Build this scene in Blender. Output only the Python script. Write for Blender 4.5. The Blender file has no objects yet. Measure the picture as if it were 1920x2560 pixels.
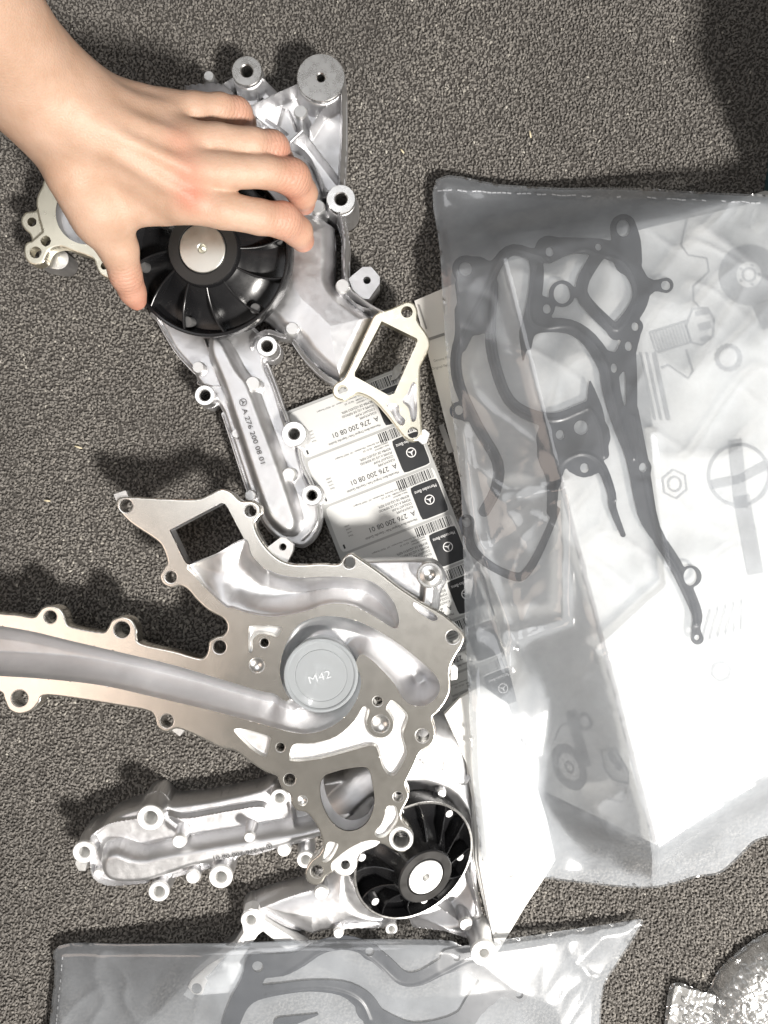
import bpy, math, random
import numpy as np
from mathutils import Vector, Matrix

# ------------------------------------------------------------------ units
# One "px" is one pixel of the 1920 x 2560 photograph measured on the carpet: 0.2865 mm.
K = 0.0002865
HC = 2000.0                      # camera height above the carpet, in px (57 cm)
scene = bpy.context.scene
COL = scene.collection

# ------------------------------------------------------------------ camera
cam = bpy.data.cameras.new('camera')
cam.sensor_fit = 'VERTICAL'
cam.sensor_height = 36.0
cam.lens = 36.0 * HC / 2560.0
cam.clip_start = 0.01
cam.clip_end = 50
cam_o = bpy.data.objects.new('camera', cam)
cam_o.location = (0, 0, HC * K)
COL.objects.link(cam_o)
scene.camera = cam_o

# ------------------------------------------------------------------ light
world = bpy.data.worlds.new('World')
scene.world = world
world.use_nodes = True
bg = world.node_tree.nodes['Background']
bg.inputs['Color'].default_value = (1.0, 0.95, 0.88, 1)
bg.inputs['Strength'].default_value = 0.19

def lamp(name, loc, target, power, size, color, spread=180):
    l = bpy.data.lights.new(name, 'AREA')
    l.shape = 'DISK'; l.size = size; l.energy = power; l.color = color
    l.spread = math.radians(spread)
    o = bpy.data.objects.new(name, l)
    o.location = loc
    o.rotation_euler = (Vector(target) - Vector(loc)).to_track_quat('-Z', 'Y').to_euler()
    COL.objects.link(o)
    return o
# the room lamp, low on the right towards the viewer's feet: every shadow falls up and to the left
lamp('room_lamp', (0.78, -0.90, 1.42), (0.02, -0.10, 0), 66.0, 0.24, (1.0, 0.955, 0.90))
# added overhead fill, dim: something pale for the metal and film to reflect
lamp('overhead_fill', (-0.38, 0.45, 1.9), (-0.1, 0.1, 0), 7.0, 1.1, (0.96, 0.97, 1.0))
# added warm fill light far to the left, low power: it tints the left end of the machined plate
lamp('warm_fill', (-1.25, -0.40, 1.55), (-0.1, -0.1, 0), 3.0, 0.8, (1.0, 0.80, 0.68))

vs = scene.view_settings
vs.view_transform = 'Standard'
vs.look = 'None'
vs.exposure = 0.0
vs.gamma = 1.0
scene.cycles.use_denoising = True
scene.cycles.max_bounces = 10
scene.cycles.transparent_max_bounces = 24
scene.cycles.sample_clamp_indirect = 6.0

# ------------------------------------------------------------------ materials
def material(name):
    m = bpy.data.materials.new(name); m.use_nodes = True
    nt = m.node_tree
    return m, nt, nt.nodes['Principled BSDF']
def node(nt, typ, **kw):
    n = nt.nodes.new(typ)
    for k, v in kw.items(): setattr(n, k, v)
    return n
def noise(nt, scale, detail=3, rough=0.5, coord='Object', vec=None):
    tc = node(nt, 'ShaderNodeTexCoord')
    n = node(nt, 'ShaderNodeTexNoise')
    n.inputs['Scale'].default_value = scale
    n.inputs['Detail'].default_value = detail
    n.inputs['Roughness'].default_value = rough
    if vec is not None:
        mp = node(nt, 'ShaderNodeMapping')
        mp.inputs['Scale'].default_value = vec[0]; mp.inputs['Rotation'].default_value = vec[1]
        nt.links.new(tc.outputs[coord], mp.inputs[0]); nt.links.new(mp.outputs[0], n.inputs['Vector'])
    else:
        nt.links.new(tc.outputs[coord], n.inputs['Vector'])
    return n
def ramp(nt, src, p0, c0, p1, c1):
    r = node(nt, 'ShaderNodeValToRGB')
    r.color_ramp.elements[0].position = p0; r.color_ramp.elements[0].color = c0
    r.color_ramp.elements[1].position = p1; r.color_ramp.elements[1].color = c1
    nt.links.new(src, r.inputs[0])
    return r
def maprange(nt, src, a, b, c, d):
    r = node(nt, 'ShaderNodeMapRange')
    for i, v in zip((1, 2, 3, 4), (a, b, c, d)): r.inputs[i].default_value = v
    nt.links.new(src, r.inputs[0])
    return r
def bump(nt, bs, src, strength, dist):
    b = node(nt, 'ShaderNodeBump')
    b.inputs['Strength'].default_value = strength
    b.inputs['Distance'].default_value = dist
    nt.links.new(src, b.inputs['Height'])
    nt.links.new(b.outputs[0], bs.inputs['Normal'])
    return b
def g(v, a=1.0): return (v, v, v, a)

def metal(name, col, r0, r1, grain, gs=2600, aniso=0.0, lines=None):
    m, nt, bs = material(name)
    bs.inputs['Metallic'].default_value = 1.0
    big = noise(nt, 38, 4, 0.6)
    c = ramp(nt, big.outputs['Fac'], 0.3, tuple(x * 0.93 for x in col) + (1,), 0.7, tuple(min(1, x * 1.03) for x in col) + (1,))
    nt.links.new(c.outputs[0], bs.inputs['Base Color'])
    mid = noise(nt, 160, 4, 0.65)
    r = maprange(nt, mid.outputs['Fac'], 0.3, 0.7, r0, r1)
    nt.links.new(r.outputs[0], bs.inputs['Roughness'])
    fine = noise(nt, gs, 2, 0.6) if lines is None else noise(nt, gs, 2, 0.6, vec=lines)
    bump(nt, bs, fine.outputs['Fac'], grain, 0.0004)
    if aniso: bs.inputs['Anisotropic'].default_value = aniso
    return m
M = {}
M['cast'] = metal('cast_aluminium', (0.76, 0.76, 0.77), 0.36, 0.47, 0.30)
M['cast_bright'] = metal('bright_cast_aluminium', (0.84, 0.84, 0.83), 0.40, 0.52, 0.30)
M['machined'] = metal('machined_aluminium', (0.87, 0.84, 0.775), 0.235, 0.265, 0.03, 700, 0.3, ((1, 14, 1), (0, 0, 0.35)))
M['machined_lit'] = metal('lit_machined_aluminium', (0.90, 0.85, 0.70), 0.26, 0.36, 0.03, 700, 0.3, ((14, 1, 1), (0, 0, 0.5)))  # warm reflected light painted into the base colour as a cream tint
M['ring'] = metal('machined_ring', (0.84, 0.83, 0.81), 0.22, 0.34, 0.05)
M['steel'] = metal('turned_steel', (0.90, 0.89, 0.82), 0.30, 0.40, 0.03)
M['cast_lit'] = metal('lit_cast_aluminium', (0.90, 0.90, 0.89), 0.48, 0.60, 0.2)  # cast aluminium with lamp glare put into a whiter, less metallic colour

M['cast_lit'].node_tree.nodes['Principled BSDF'].inputs['Metallic'].default_value = 0.55
M['cast_glare'] = metal('glare_cast_aluminium', (0.93, 0.93, 0.92), 0.48, 0.6, 0.15)  # stronger copy: the flange's blown highlight painted as a pale colour
M['cast_glare'].node_tree.nodes['Principled BSDF'].inputs['Metallic'].default_value = 0.2
def plastic(name, col, rough, **kw):
    m, nt, bs = material(name)
    bs.inputs['Base Color'].default_value = tuple(col) + (1,)
    n = noise(nt, 120, 3)
    r = maprange(nt, n.outputs['Fac'], 0.3, 0.7, rough * 0.8, rough * 1.25)
    nt.links.new(r.outputs[0], bs.inputs['Roughness'])
    f = noise(nt, 1500, 2)
    bump(nt, bs, f.outputs['Fac'], kw.get('bump', 0.04), 0.0003)
    return m
M['black'] = plastic('black_plastic', (0.011, 0.011, 0.012), 0.25)
M['black_matt'] = plastic('matt_black_plastic', (0.018, 0.017, 0.016), 0.42, bump=0.1)
M['pad'] = plastic('grey_ejector_mark', (0.10, 0.10, 0.10), 0.35, bump=0.2)
M['etched'] = plastic('etched_lettering', (0.05, 0.05, 0.052), 0.5)
M['gasket'] = plastic('coated_gasket_steel', (0.045, 0.05, 0.06), 0.36)
M['teal'] = plastic('dark_teal_plastic', (0.03, 0.075, 0.085), 0.4)
M['print_black'] = plastic('black_print', (0.012, 0.013, 0.015), 0.45)
M['print_grey'] = plastic('grey_print', (0.27, 0.265, 0.255), 0.6)
M['cap_text'] = plastic('cap_relief', (0.58, 0.61, 0.63), 0.35)
M['print_white'] = plastic('white_print', (0.75, 0.75, 0.75), 0.5)
M['sticker'] = plastic('sticker_paper', (0.58, 0.585, 0.575), 0.40)
M['liner'] = plastic('sticker_liner', (0.36, 0.365, 0.36), 0.38)
M['carton'] = plastic('white_carton', (0.74, 0.725, 0.69), 0.6, bump=0.12)
M['crease'] = plastic('dark_carton_edge', (0.30, 0.27, 0.25), 0.7, bump=0.3)
M['paper'] = plastic('white_paper', (0.83, 0.82, 0.79), 0.65, bump=0.08)
M['lint'] = plastic('straw_lint', (0.62, 0.55, 0.38), 0.7)

# translucent protective cap
m, nt, bs = material('frosted_cap_plastic')
bs.inputs['Base Color'].default_value = (0.47, 0.50, 0.52, 1)
bs.inputs['Roughness'].default_value = 0.30
bs.inputs['Transmission Weight'].default_value = 0.4
bs.inputs['IOR'].default_value = 1.3
M['cap'] = m

def film(name, veil, gloss_rough, tint=(0.90, 0.945, 1.0), spec=0.5, floor=0.055):
    """thin plastic film: clear part + milky scatter + a glossy skin"""
    m = bpy.data.materials.new(name); m.use_nodes = True
    nt = m.node_tree
    nt.nodes.clear()
    out = node(nt, 'ShaderNodeOutputMaterial')
    tr = node(nt, 'ShaderNodeBsdfTransparent'); tr.inputs[0].default_value = (0.97, 0.975, 0.98, 1)
    df = node(nt, 'ShaderNodeBsdfDiffuse'); df.inputs[0].default_value = tint + (1,)
    tl = node(nt, 'ShaderNodeBsdfTranslucent'); tl.inputs[0].default_value = tint + (1,)
    mx = node(nt, 'ShaderNodeMixShader'); mx.inputs[0].default_value = 0.30
    nt.links.new(df.outputs[0], mx.inputs[1]); nt.links.new(tl.outputs[0], mx.inputs[2])
    m1 = node(nt, 'ShaderNodeMixShader')
    big = noise(nt, 30, 4, 0.6)
    vr = maprange(nt, big.outputs['Fac'], 0.3, 0.7, veil * 0.78, veil * 1.2)
    nt.links.new(vr.outputs[0], m1.inputs[0])
    nt.links.new(tr.outputs[0], m1.inputs[1]); nt.links.new(mx.outputs[0], m1.inputs[2])
    gl = node(nt, 'ShaderNodeBsdfGlossy'); gl.inputs['Roughness'].default_value = gloss_rough
    fr = node(nt, 'ShaderNodeFresnel'); fr.inputs[0].default_value = 1.5
    fm = maprange(nt, fr.outputs[0], 0, 1, floor, spec * 2)
    m2 = node(nt, 'ShaderNodeMixShader')
    nt.links.new(fm.outputs[0], m2.inputs[0])
    nt.links.new(m1.outputs[0], m2.inputs[1]); nt.links.new(gl.outputs[0], m2.inputs[2])
    nt.links.new(m2.outputs[0], out.inputs[0])
    return m
M['film'] = film('milky_bag_film', 0.115, 0.13)
M['film_back'] = film('milky_bag_film_back', 0.40, 0.35, spec=0.05, floor=0.0)
M['film_back2'] = film('milkier_bag_film_back', 0.36, 0.4, spec=0.05, floor=0.0)
M['wrap'] = film('bubble_film', 0.30, 0.17, (0.92, 0.92, 0.9), 3.2)
M['flap'] = film('crinkled_wrap_flap', 0.42, 0.12, (0.95, 0.95, 0.93), 3.0)
M['seam'] = film('welded_film_seam', 0.55, 0.12, (0.85, 0.88, 0.92), 1.0)

# skin: redness comes from a per-vertex attribute (knuckles, finger ends)
m, nt, bs = material('skin')
at = node(nt, 'ShaderNodeAttribute', attribute_name='redness')
n1 = noise(nt, 55, 4, 0.6)
cA = ramp(nt, n1.outputs['Fac'], 0.3, (0.46, 0.295, 0.205, 1), 0.72, (0.55, 0.375, 0.28, 1))
mix = node(nt, 'ShaderNodeMix', data_type='RGBA')
nt.links.new(at.outputs['Fac'], mix.inputs['Factor'])
nt.links.new(cA.outputs[0], mix.inputs['A'])
mix.inputs['B'].default_value = (0.50, 0.185, 0.125, 1)
nt.links.new(mix.outputs['Result'], bs.inputs['Base Color'])
bs.inputs['Roughness'].default_value = 0.52
bs.inputs['Subsurface Weight'].default_value = 0.18
bs.inputs['Subsurface Radius'].default_value = (1.0, 0.35, 0.2)
bs.inputs['Subsurface Scale'].default_value = 0.004
bs.inputs['Specular IOR Level'].default_value = 0.42
n2 = node(nt, 'ShaderNodeTexVoronoi'); n2.inputs['Scale'].default_value = 900
tc = node(nt, 'ShaderNodeTexCoord'); nt.links.new(tc.outputs['Object'], n2.inputs['Vector'])
n3 = noise(nt, 240, 6, 0.7)
ad = node(nt, 'ShaderNodeMath', operation='MULTIPLY_ADD'); ad.inputs[1].default_value = 1.6
nt.links.new(n3.outputs['Fac'], ad.inputs[0]); nt.links.new(n2.outputs['Distance'], ad.inputs[2])
al = node(nt, 'ShaderNodeAttribute', attribute_name='along')
km = node(nt, 'ShaderNodeAttribute', attribute_name='knuckle')
n4 = noise(nt, 420, 2, 0.5)
w1 = node(nt, 'ShaderNodeMath', operation='MULTIPLY_ADD'); w1.inputs[1].default_value = 4.0      # wobble
nt.links.new(n4.outputs['Fac'], w1.inputs[0]); nt.links.new(al.outputs['Fac'], w1.inputs[2])
w2 = node(nt, 'ShaderNodeMath', operation='SINE'); nt.links.new(w1.outputs[0], w2.inputs[0])
w3 = node(nt, 'ShaderNodeMath', operation='ABSOLUTE'); nt.links.new(w2.outputs[0], w3.inputs[0])
w4 = node(nt, 'ShaderNodeMath', operation='POWER'); w4.inputs[1].default_value = 0.45; nt.links.new(w3.outputs[0], w4.inputs[0])
w5 = node(nt, 'ShaderNodeMath', operation='MULTIPLY'); nt.links.new(w4.outputs[0], w5.inputs[0]); nt.links.new(km.outputs['Fac'], w5.inputs[1])
w6 = node(nt, 'ShaderNodeMath', operation='MULTIPLY_ADD'); w6.inputs[1].default_value = 11.0
nt.links.new(w5.outputs[0], w6.inputs[0]); nt.links.new(ad.outputs[0], w6.inputs[2])
bump(nt, bs, w6.outputs[0], 0.22, 0.0007)
M['skin'] = m

# carpet
m, nt, bs = material('carpet_yarn')
at = node(nt, 'ShaderNodeAttribute', attribute_name='shade')
cr = node(nt, 'ShaderNodeValToRGB')
e = cr.color_ramp.elements
e[0].position = 0.0; e[0].color = (0.085, 0.078, 0.070, 1)
e[1].position = 1.0; e[1].color = (0.40, 0.38, 0.335, 1)
for p, c in ((0.35, (0.138, 0.128, 0.116, 1)), (0.75, (0.195, 0.182, 0.164, 1)), (0.93, (0.26, 0.243, 0.216, 1))):
    q = cr.color_ramp.elements.new(p); q.color = c
nt.links.new(at.outputs['Fac'], cr.inputs[0])
nt.links.new(cr.outputs[0], bs.inputs['Base Color'])
bs.inputs['Roughness'].default_value = 0.65
bs.inputs['Sheen Weight'].default_value = 0.1
M['yarn'] = m
M['backing'] = plastic('carpet_backing', (0.06, 0.055, 0.049), 0.95)

# ------------------------------------------------------------------ geometry helpers
def W(x, y, z):
    s = (HC - z) / HC
    return np.stack([(x - 960.0) * s * K, (1280.0 - y) * s * K, z * K + 0 * x], -1)

class Ref:
    """the sheet a thing is laid out on: a plane with a tilt, or any height function"""
    def __init__(self, z0=0, ax=0, ay=0, cx=960, cy=1280, fn=None):
        self.a = (z0, ax, ay, cx, cy); self.fn = fn
        self.n = np.array([-ax, ay, 1.0]); self.n /= np.linalg.norm(self.n)
    def z(self, x, y):
        if self.fn: return self.fn(x, y)
        z0, ax, ay, cx, cy = self.a
        return z0 + ax * (x - cx) + ay * (y - cy)
    def pos(self, x, y, h=0.0):
        x = np.asarray(x, float); y = np.asarray(y, float)
        p = W(x, y, self.z(x, y))
        return p + np.asarray(h, float)[..., None] * K * self.n
    def scale(self, x, y):
        return (HC - float(self.z(np.float64(x), np.float64(y)))) / HC

ROOT = {}
def root_of(o):
    return ROOT.get(o.name, np.zeros(3)) if o is not None else np.zeros(3)

def link(name, me, mats, parent, origin=None):
    o = bpy.data.objects.new(name, me)
    COL.objects.link(o)
    for mm in (mats if isinstance(mats, (list, tuple)) else [mats]): me.materials.append(mm)
    if parent is not None:
        o.parent = parent
        ROOT[o.name] = root_of(parent)
    return o

def raw_mesh(name, V, faces, smooth=35, mat_idx=None):
    """faces: list of int arrays (n,3) / (n,4)"""
    me = bpy.data.meshes.new(name)
    V = np.asarray(V, np.float32)
    me.vertices.add(len(V)); me.vertices.foreach_set('co', V.ravel())
    faces = [np.asarray(f, np.int32) for f in faces if len(f)]
    nl = sum(f.size for f in faces); nf = sum(len(f) for f in faces)
    me.loops.add(nl); me.polygons.add(nf)
    me.loops.foreach_set('vertex_index', np.concatenate([f.ravel() for f in faces]))
    st = []; c = 0
    for f in faces:
        k = f.shape[1]; st.append(c + np.arange(len(f)) * k); c += f.size
    me.polygons.foreach_set('loop_start', np.concatenate(st).astype(np.int32))
    if mat_idx is not None: me.polygons.foreach_set('material_index', np.asarray(mat_idx, np.int32))
    me.update(calc_edges=True)
    me.validate()
    if smooth:
        me.polygons.foreach_set('use_smooth', np.ones(len(me.polygons), bool))
        if smooth < 180: me.set_sharp_from_angle(angle=math.radians(smooth))
    return me

def mesh(name, V, faces, mat, parent=None, smooth=35, mat_idx=None):
    """V in world metres; a child's vertices are stored relative to its thing's base.
    A top-level mesh gets its origin at its own base."""
    V = np.asarray(V, float)
    if parent is None:
        base = np.array([V[:, 0].mean(), V[:, 1].mean(), V[:, 2].min()])
    else:
        base = root_of(parent)
    o = link(name, raw_mesh(name, V - base, faces, smooth, mat_idx), mat, parent)
    if parent is None:
        o.location = base
        ROOT[o.name] = base
    return o

def tag(o, label, cat=None, group=None, kind=None):
    if label: o['label'] = label
    if cat: o['category'] = cat
    if group: o['group'] = group
    if kind: o['kind'] = kind
    return o

def thing(name, label, cat, loc, group=None):
    o = bpy.data.objects.new(name, None)
    o.empty_display_size = 0.02
    COL.objects.link(o)
    o.location = loc
    ROOT[o.name] = np.array(loc, float)
    return tag(o, label, cat, group)

# ---- signed distances in photo px
def sd_circ(X, Y, c, r): return np.hypot(X - c[0], Y - c[1]) - r
def sd_poly(X, Y, P):
    P = np.asarray(P, float)
    d = np.full(X.shape, 1e18); s = np.ones(X.shape)
    n = len(P)
    for i in range(n):
        a = P[i]; b = P[i - 1]
        e = b - a; wx = X - a[0]; wy = Y - a[1]
        t = np.clip((wx * e[0] + wy * e[1]) / max(e @ e, 1e-9), 0, 1)
        d = np.minimum(d, (wx - e[0] * t) ** 2 + (wy - e[1] * t) ** 2)
        c1 = Y >= a[1]; c2 = Y < b[1]; c3 = e[0] * wy > e[1] * wx
        s = np.where((c1 & c2 & c3) | (~c1 & ~c2 & ~c3), -s, s)
    return s * np.sqrt(d)
def sd_line(X, Y, P, r):
    P = np.asarray(P, float)
    d = np.full(X.shape, 1e18)
    rr = np.broadcast_to(np.asarray(r, float), (len(P),))
    for i in range(len(P) - 1):
        a = P[i]; e = P[i + 1] - a
        wx = X - a[0]; wy = Y - a[1]
        t = np.clip((wx * e[0] + wy * e[1]) / max(e @ e, 1e-9), 0, 1)
        d = np.minimum(d, np.hypot(wx - e[0] * t, wy - e[1] * t) - (rr[i] + (rr[i + 1] - rr[i]) * t))
    return d
def spline(P, n=5, closed=True):
    P = np.asarray(P, float); N = len(P); out = []
    for i in range(N if closed else N - 1):
        if closed: p0, p1, p2, p3 = P[i - 1], P[i], P[(i + 1) % N], P[(i + 2) % N]
        else: p0, p1, p2, p3 = P[max(i - 1, 0)], P[i], P[i + 1], P[min(i + 2, N - 1)]
        for k in range(n):
            t = k / n
            out.append(0.5 * (2 * p1 + (p2 - p0) * t + (2 * p0 - 5 * p1 + 4 * p2 - p3) * t * t + (3 * p1 - p0 - 3 * p2 + p3) * t ** 3))
    if not closed: out.append(P[-1])
    return np.array(out)
def ss(t):
    t = np.clip(t, 0, 1); return t * t * (3 - 2 * t)
def rise(d, w): return ss(0.5 - d / w)
def dome(d, w):
    t = np.clip(-d / w, 0, 1); return np.sqrt(np.maximum(0, 1 - (1 - t) ** 2))
def umin(*a):
    r = a[0]
    for b in a[1:]: r = np.minimum(r, b)
    return r
def smin(a, b, k):
    h = np.clip(0.5 + 0.5 * (b - a) / k, 0, 1)
    return b + (a - b) * h - k * h * (1 - h)
def smax(a, b, k): return -smin(-a, -b, k)

_rs = np.random.RandomState(5)
_LAT = _rs.rand(256, 256)
def vnoise(x, y, seed=0):
    x = np.asarray(x, float) + seed * 17.3; y = np.asarray(y, float) + seed * 9.1
    xi = np.floor(x).astype(int); yi = np.floor(y).astype(int)
    fx = x - xi; fy = y - yi
    fx = fx * fx * (3 - 2 * fx); fy = fy * fy * (3 - 2 * fy)
    a = _LAT[xi % 256, yi % 256]; b = _LAT[(xi + 1) % 256, yi % 256]
    c = _LAT[xi % 256, (yi + 1) % 256]; d = _LAT[(xi + 1) % 256, (yi + 1) % 256]
    return (a + (b - a) * fx) * (1 - fy) + (c + (d - c) * fx) * fy
def ridged(x, y, seed=0): return 1 - np.abs(2 * vnoise(x, y, seed) - 1)

def sheet(name, bbox, step, mask, height, ref, bottom, mat, parent=None, smooth=40, walls=True):
    """a solid whose outline is mask<0 and whose top is height(X,Y) above ref; walls go down to `bottom`"""
    x0, y0, x1, y1 = bbox
    xs = np.arange(x0, x1 + step, step); ys = np.arange(y0, y1 + step, step)
    X, Y = np.meshgrid(xs, ys, indexing='ij')
    D = mask(X, Y)
    ins = D < 0
    cell = ins[:-1, :-1] | ins[1:, :-1] | ins[:-1, 1:] | ins[1:, 1:]
    far = (D[:-1, :-1] > 2.2 * step) | (D[1:, :-1] > 2.2 * step) | (D[:-1, 1:] > 2.2 * step) | (D[1:, 1:] > 2.2 * step)
    cell &= ~far
    gx, gy = np.gradient(D, step)
    gn = np.maximum(gx * gx + gy * gy, 0.25)
    out = ~ins
    X2 = np.where(out, X - D * gx / gn, X); Y2 = np.where(out, Y - D * gy / gn, Y)
    # inside points that nearly touch the outline go onto it as well
    near = ins & (D > -0.35 * step)
    X2 = np.where(near, X - D * gx / gn, X2); Y2 = np.where(near, Y - D * gy / gn, Y2)
    ny = len(ys)
    I, J = np.nonzero(cell)
    q = np.stack([I * ny + J, I * ny + J + 1, (I + 1) * ny + J + 1, (I + 1) * ny + J], -1)   # image y runs down: this is counter-clockwise from above
    used = np.unique(q)
    remap = np.full(X.size, -1); remap[used] = np.arange(len(used))
    q = remap[q]
    vx = X2.ravel()[used]; vy = Y2.ravel()[used]
    hh = height(vx, vy) if callable(height) else np.full(vx.shape, float(height))
    V = ref.pos(vx, vy, hh)
    n = len(V)
    ea = q.ravel(); eb = np.roll(q, -1, 1).ravel()
    key = ea.astype(np.int64) * n + eb; rev = eb.astype(np.int64) * n + ea
    bd = ~np.isin(key, rev)
    a = ea[bd]; b = eb[bd]
    bv = np.unique(np.concatenate([a, b])); rm = np.full(n, -1); rm[bv] = np.arange(len(bv))
    bot = bottom(vx[bv], vy[bv]) if callable(bottom) else np.full(len(bv), float(bottom))
    Vb = ref.pos(vx[bv], vy[bv], bot)
    wall = np.stack([b, a, n + rm[a], n + rm[b]], -1)
    if not walls: return mesh(name, V, [q], mat, parent, smooth)
    return mesh(name, np.concatenate([V, Vb]), [q, wall], mat, parent, smooth)

def frame_of(n):
    n = np.asarray(n, float); n = n / np.linalg.norm(n)
    u = np.array([1.0, 0, 0]); u = u - n * (u @ n); u /= np.linalg.norm(u)
    return u, np.cross(n, u), n

def lathe(name, prof, x, y, ref, mat, parent, seg=36, n=None, h0=0.0, smooth=32, scale=None, closed=False, rfun=None):
    """prof: (radius, height) pairs in px"""
    c = ref.pos(np.float64(x), np.float64(y), h0)
    u, v, nn = frame_of(ref.n if n is None else n)
    s = (ref.scale(x, y) if scale is None else scale) * K
    prof = np.asarray(prof, float); m = len(prof)
    t = np.arange(seg) * 2 * np.pi / seg
    ring = np.cos(t)[:, None] * u + np.sin(t)[:, None] * v
    V = c + (prof[:, 0, None, None] * ring[None]) * s + (prof[:, 1, None, None] * nn) * K
    V = V.reshape(-1, 3)
    f = []
    for i in range(m - 1):
        a = i * seg + np.arange(seg); b = i * seg + (np.arange(seg) + 1) % seg
        f.append(np.stack([a, b, b + seg, a + seg], -1))
    return mesh(name, V, [np.concatenate(f)], mat, parent, smooth)

def disc_prof(r, top, bot, bev=1.5):
    return [(r, bot), (r, top - bev), (r - bev, top), (0.01, top)]
def ring_prof(ro, ri, top, bot, bev=1.5, deep=None):
    d = bot if deep is None else deep
    return [(ro, bot), (ro, top - bev), (ro - bev, top), (ri + bev * 1.6, top), (ri, top - bev * 1.6), (ri, d)]

_TXT = {}
def text_geo(body):
    if body not in _TXT:
        cu = bpy.data.curves.new('t', 'FONT'); cu.body = body; cu.resolution_u = 3
        o = bpy.data.objects.new('t', cu); COL.objects.link(o)
        bpy.context.view_layer.update()
        me = o.evaluated_get(bpy.context.evaluated_depsgraph_get()).to_mesh()
        V = np.array([v.co[:] for v in me.vertices]).reshape(-1, 3)
        F = [list(p.vertices) for p in me.polygons]
        o.to_mesh_clear()
        bpy.data.objects.remove(o); bpy.data.curves.remove(cu)
        tri = []
        for f in F:
            for k in range(1, len(f) - 1): tri.append((f[0], f[k], f[k + 1]))
        _TXT[body] = (V[:, :2], np.array(tri))
    return _TXT[body]

def flat(name, P2, tris, ref, h, mat, parent, thick=0.0):
    """flat print or foil: 2-D points in photo px laid h above ref"""
    P2 = np.asarray(P2, float)
    return mesh(name, ref.pos(P2[:, 0], P2[:, 1], np.full(len(P2), h)), [np.asarray(tris)], mat, parent, smooth=0)

def text_on(name, body, org, u, v, size, width, ref, h, mat, parent):
    """org: photo px of the text's lower-left; u reading direction, v up direction (photo px unit vectors)"""
    V, T = text_geo(body)
    w = V[:, 0].max() - V[:, 0].min()
    sx = width / w if width else size
    P = np.asarray(org) + np.outer((V[:, 0] - V[:, 0].min()) * sx, u) + np.outer(V[:, 1] * size, v)
    if u[0] * v[1] - u[1] * v[0] > 0: T = T[:, ::-1]
    return flat(name, P, T, ref, h, mat, parent)

def zoomer(x0, y0, f):
    def z(*p):
        if len(p) == 2 and not hasattr(p[0], '__len__'): return (x0 + p[0] / f, y0 + p[1] / f)
        return [(x0 + a / f, y0 + b / f) for a, b in p]
    z.f = f
    return z
Z1 = zoomer(0, 0, 1.728); Z2 = zoomer(380, 100, 2.304); Z3 = zoomer(380, 700, 2.304)
Z4 = zoomer(0, 1180, 2.304); Z5 = zoomer(560, 1380, 2.304); Z6 = zoomer(150, 1880, 2.304)
Z7 = zoomer(560, 1880, 2.304); Z8 = zoomer(700, 900, 3.456); Z9 = zoomer(1060, 420, 1.929)
Z10 = zoomer(1060, 1280, 1.929); Z11 = zoomer(1060, 1900, 1.929); ZL = zoomer(20, 430, 5.53)
ZP = zoomer(860, 1960, 4.366)
# ================================================================== carpet
GROUND = Ref(0)
def carpet():
    V = np.array([[-0.75, -0.85, 0], [0.75, -0.85, 0], [0.75, 0.85, 0], [-0.75, 0.85, 0]])
    o = mesh('carpet', V, [np.array([[0, 1, 2, 3]])], M['backing'], None, 0)
    tag(o, 'dark grey brown looped pile carpet under everything', 'carpet', None, 'structure')
    rs = np.random.RandomState(11)
    p = 6.7
    gx, gy = np.meshgrid(np.arange(-90, 2010, p), np.arange(-90, 2650, p), indexing='ij')
    x = gx.ravel() + rs.uniform(-0.62, 0.62, gx.size) * p
    y = gy.ravel() + rs.uniform(-0.62, 0.62, gx.size) * p
    n = len(x)
    # slow drift of the pile direction, as vacuuming leaves it
    ang = rs.normal(0, 0.95, n) + 1.1 + 1.6 * vnoise(x / 130, y / 130, 3)
    L = rs.uniform(5.5, 11.5, n); wd = rs.uniform(1.4, 3.0, n); ht = rs.uniform(4.0, 7.5, n)
    du = np.stack([np.cos(ang), np.sin(ang)], -1); dv = np.stack([-np.sin(ang), np.cos(ang)], -1)
    ts = np.array([-1.0, -0.35, 0.4, 1.0]); zs = np.array([0.0, 0.92, 1.0, 0.22]); cs = np.array([0.55, 1.0, 1.0, 0.6])
    bend = rs.normal(0, 0.22, n)
    V = np.zeros((n, 4, 3, 3))
    for i in range(4):
        for j, (o_, zz) in enumerate(((-1, -0.32), (0, 0.10), (1, -0.32))):
            off = ts[i] * L / 2
            lat = o_ * wd * cs[i] + bend * L * (1 - ts[i] ** 2)
            V[:, i, j, 0] = x + du[:, 0] * off + dv[:, 0] * lat
            V[:, i, j, 1] = y + du[:, 1] * off + dv[:, 1] * lat
            V[:, i, j, 2] = np.maximum(0.1, ht * zs[i] + zz * wd * 1.4)
    P = V.reshape(-1, 3)
    Wd = np.stack([(P[:, 0] - 960) * K, (1280 - P[:, 1]) * K, P[:, 2] * K], -1)
    base = np.arange(n)[:, None] * 12
    f = []
    for i in range(3):
        for j in range(2):
            a = i * 3 + j
            f.append(base + np.array([[a, a + 1, a + 4, a + 3]]))
    f = np.concatenate(f)
    pile = mesh('carpet_pile', Wd, [f], M['yarn'], o, 180)
    pile['kind'] = 'stuff'
    sh = np.clip(0.50 + 0.16 * rs.normal(0, 1, n) + 0.25 * (vnoise(x / 22, y / 22, 8) - 0.5) + 0.34 * (vnoise(x / 240, y / 240, 4) - 0.5), 0, 1)
    sh = np.where(rs.rand(n) < 0.002, 1.0, sh)      # stray pale fibres
    at = pile.data.attributes.new('shade', 'FLOAT', 'POINT')
    at.data.foreach_set('value', np.repeat(sh, 12).astype(np.float32))
carpet()

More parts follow.
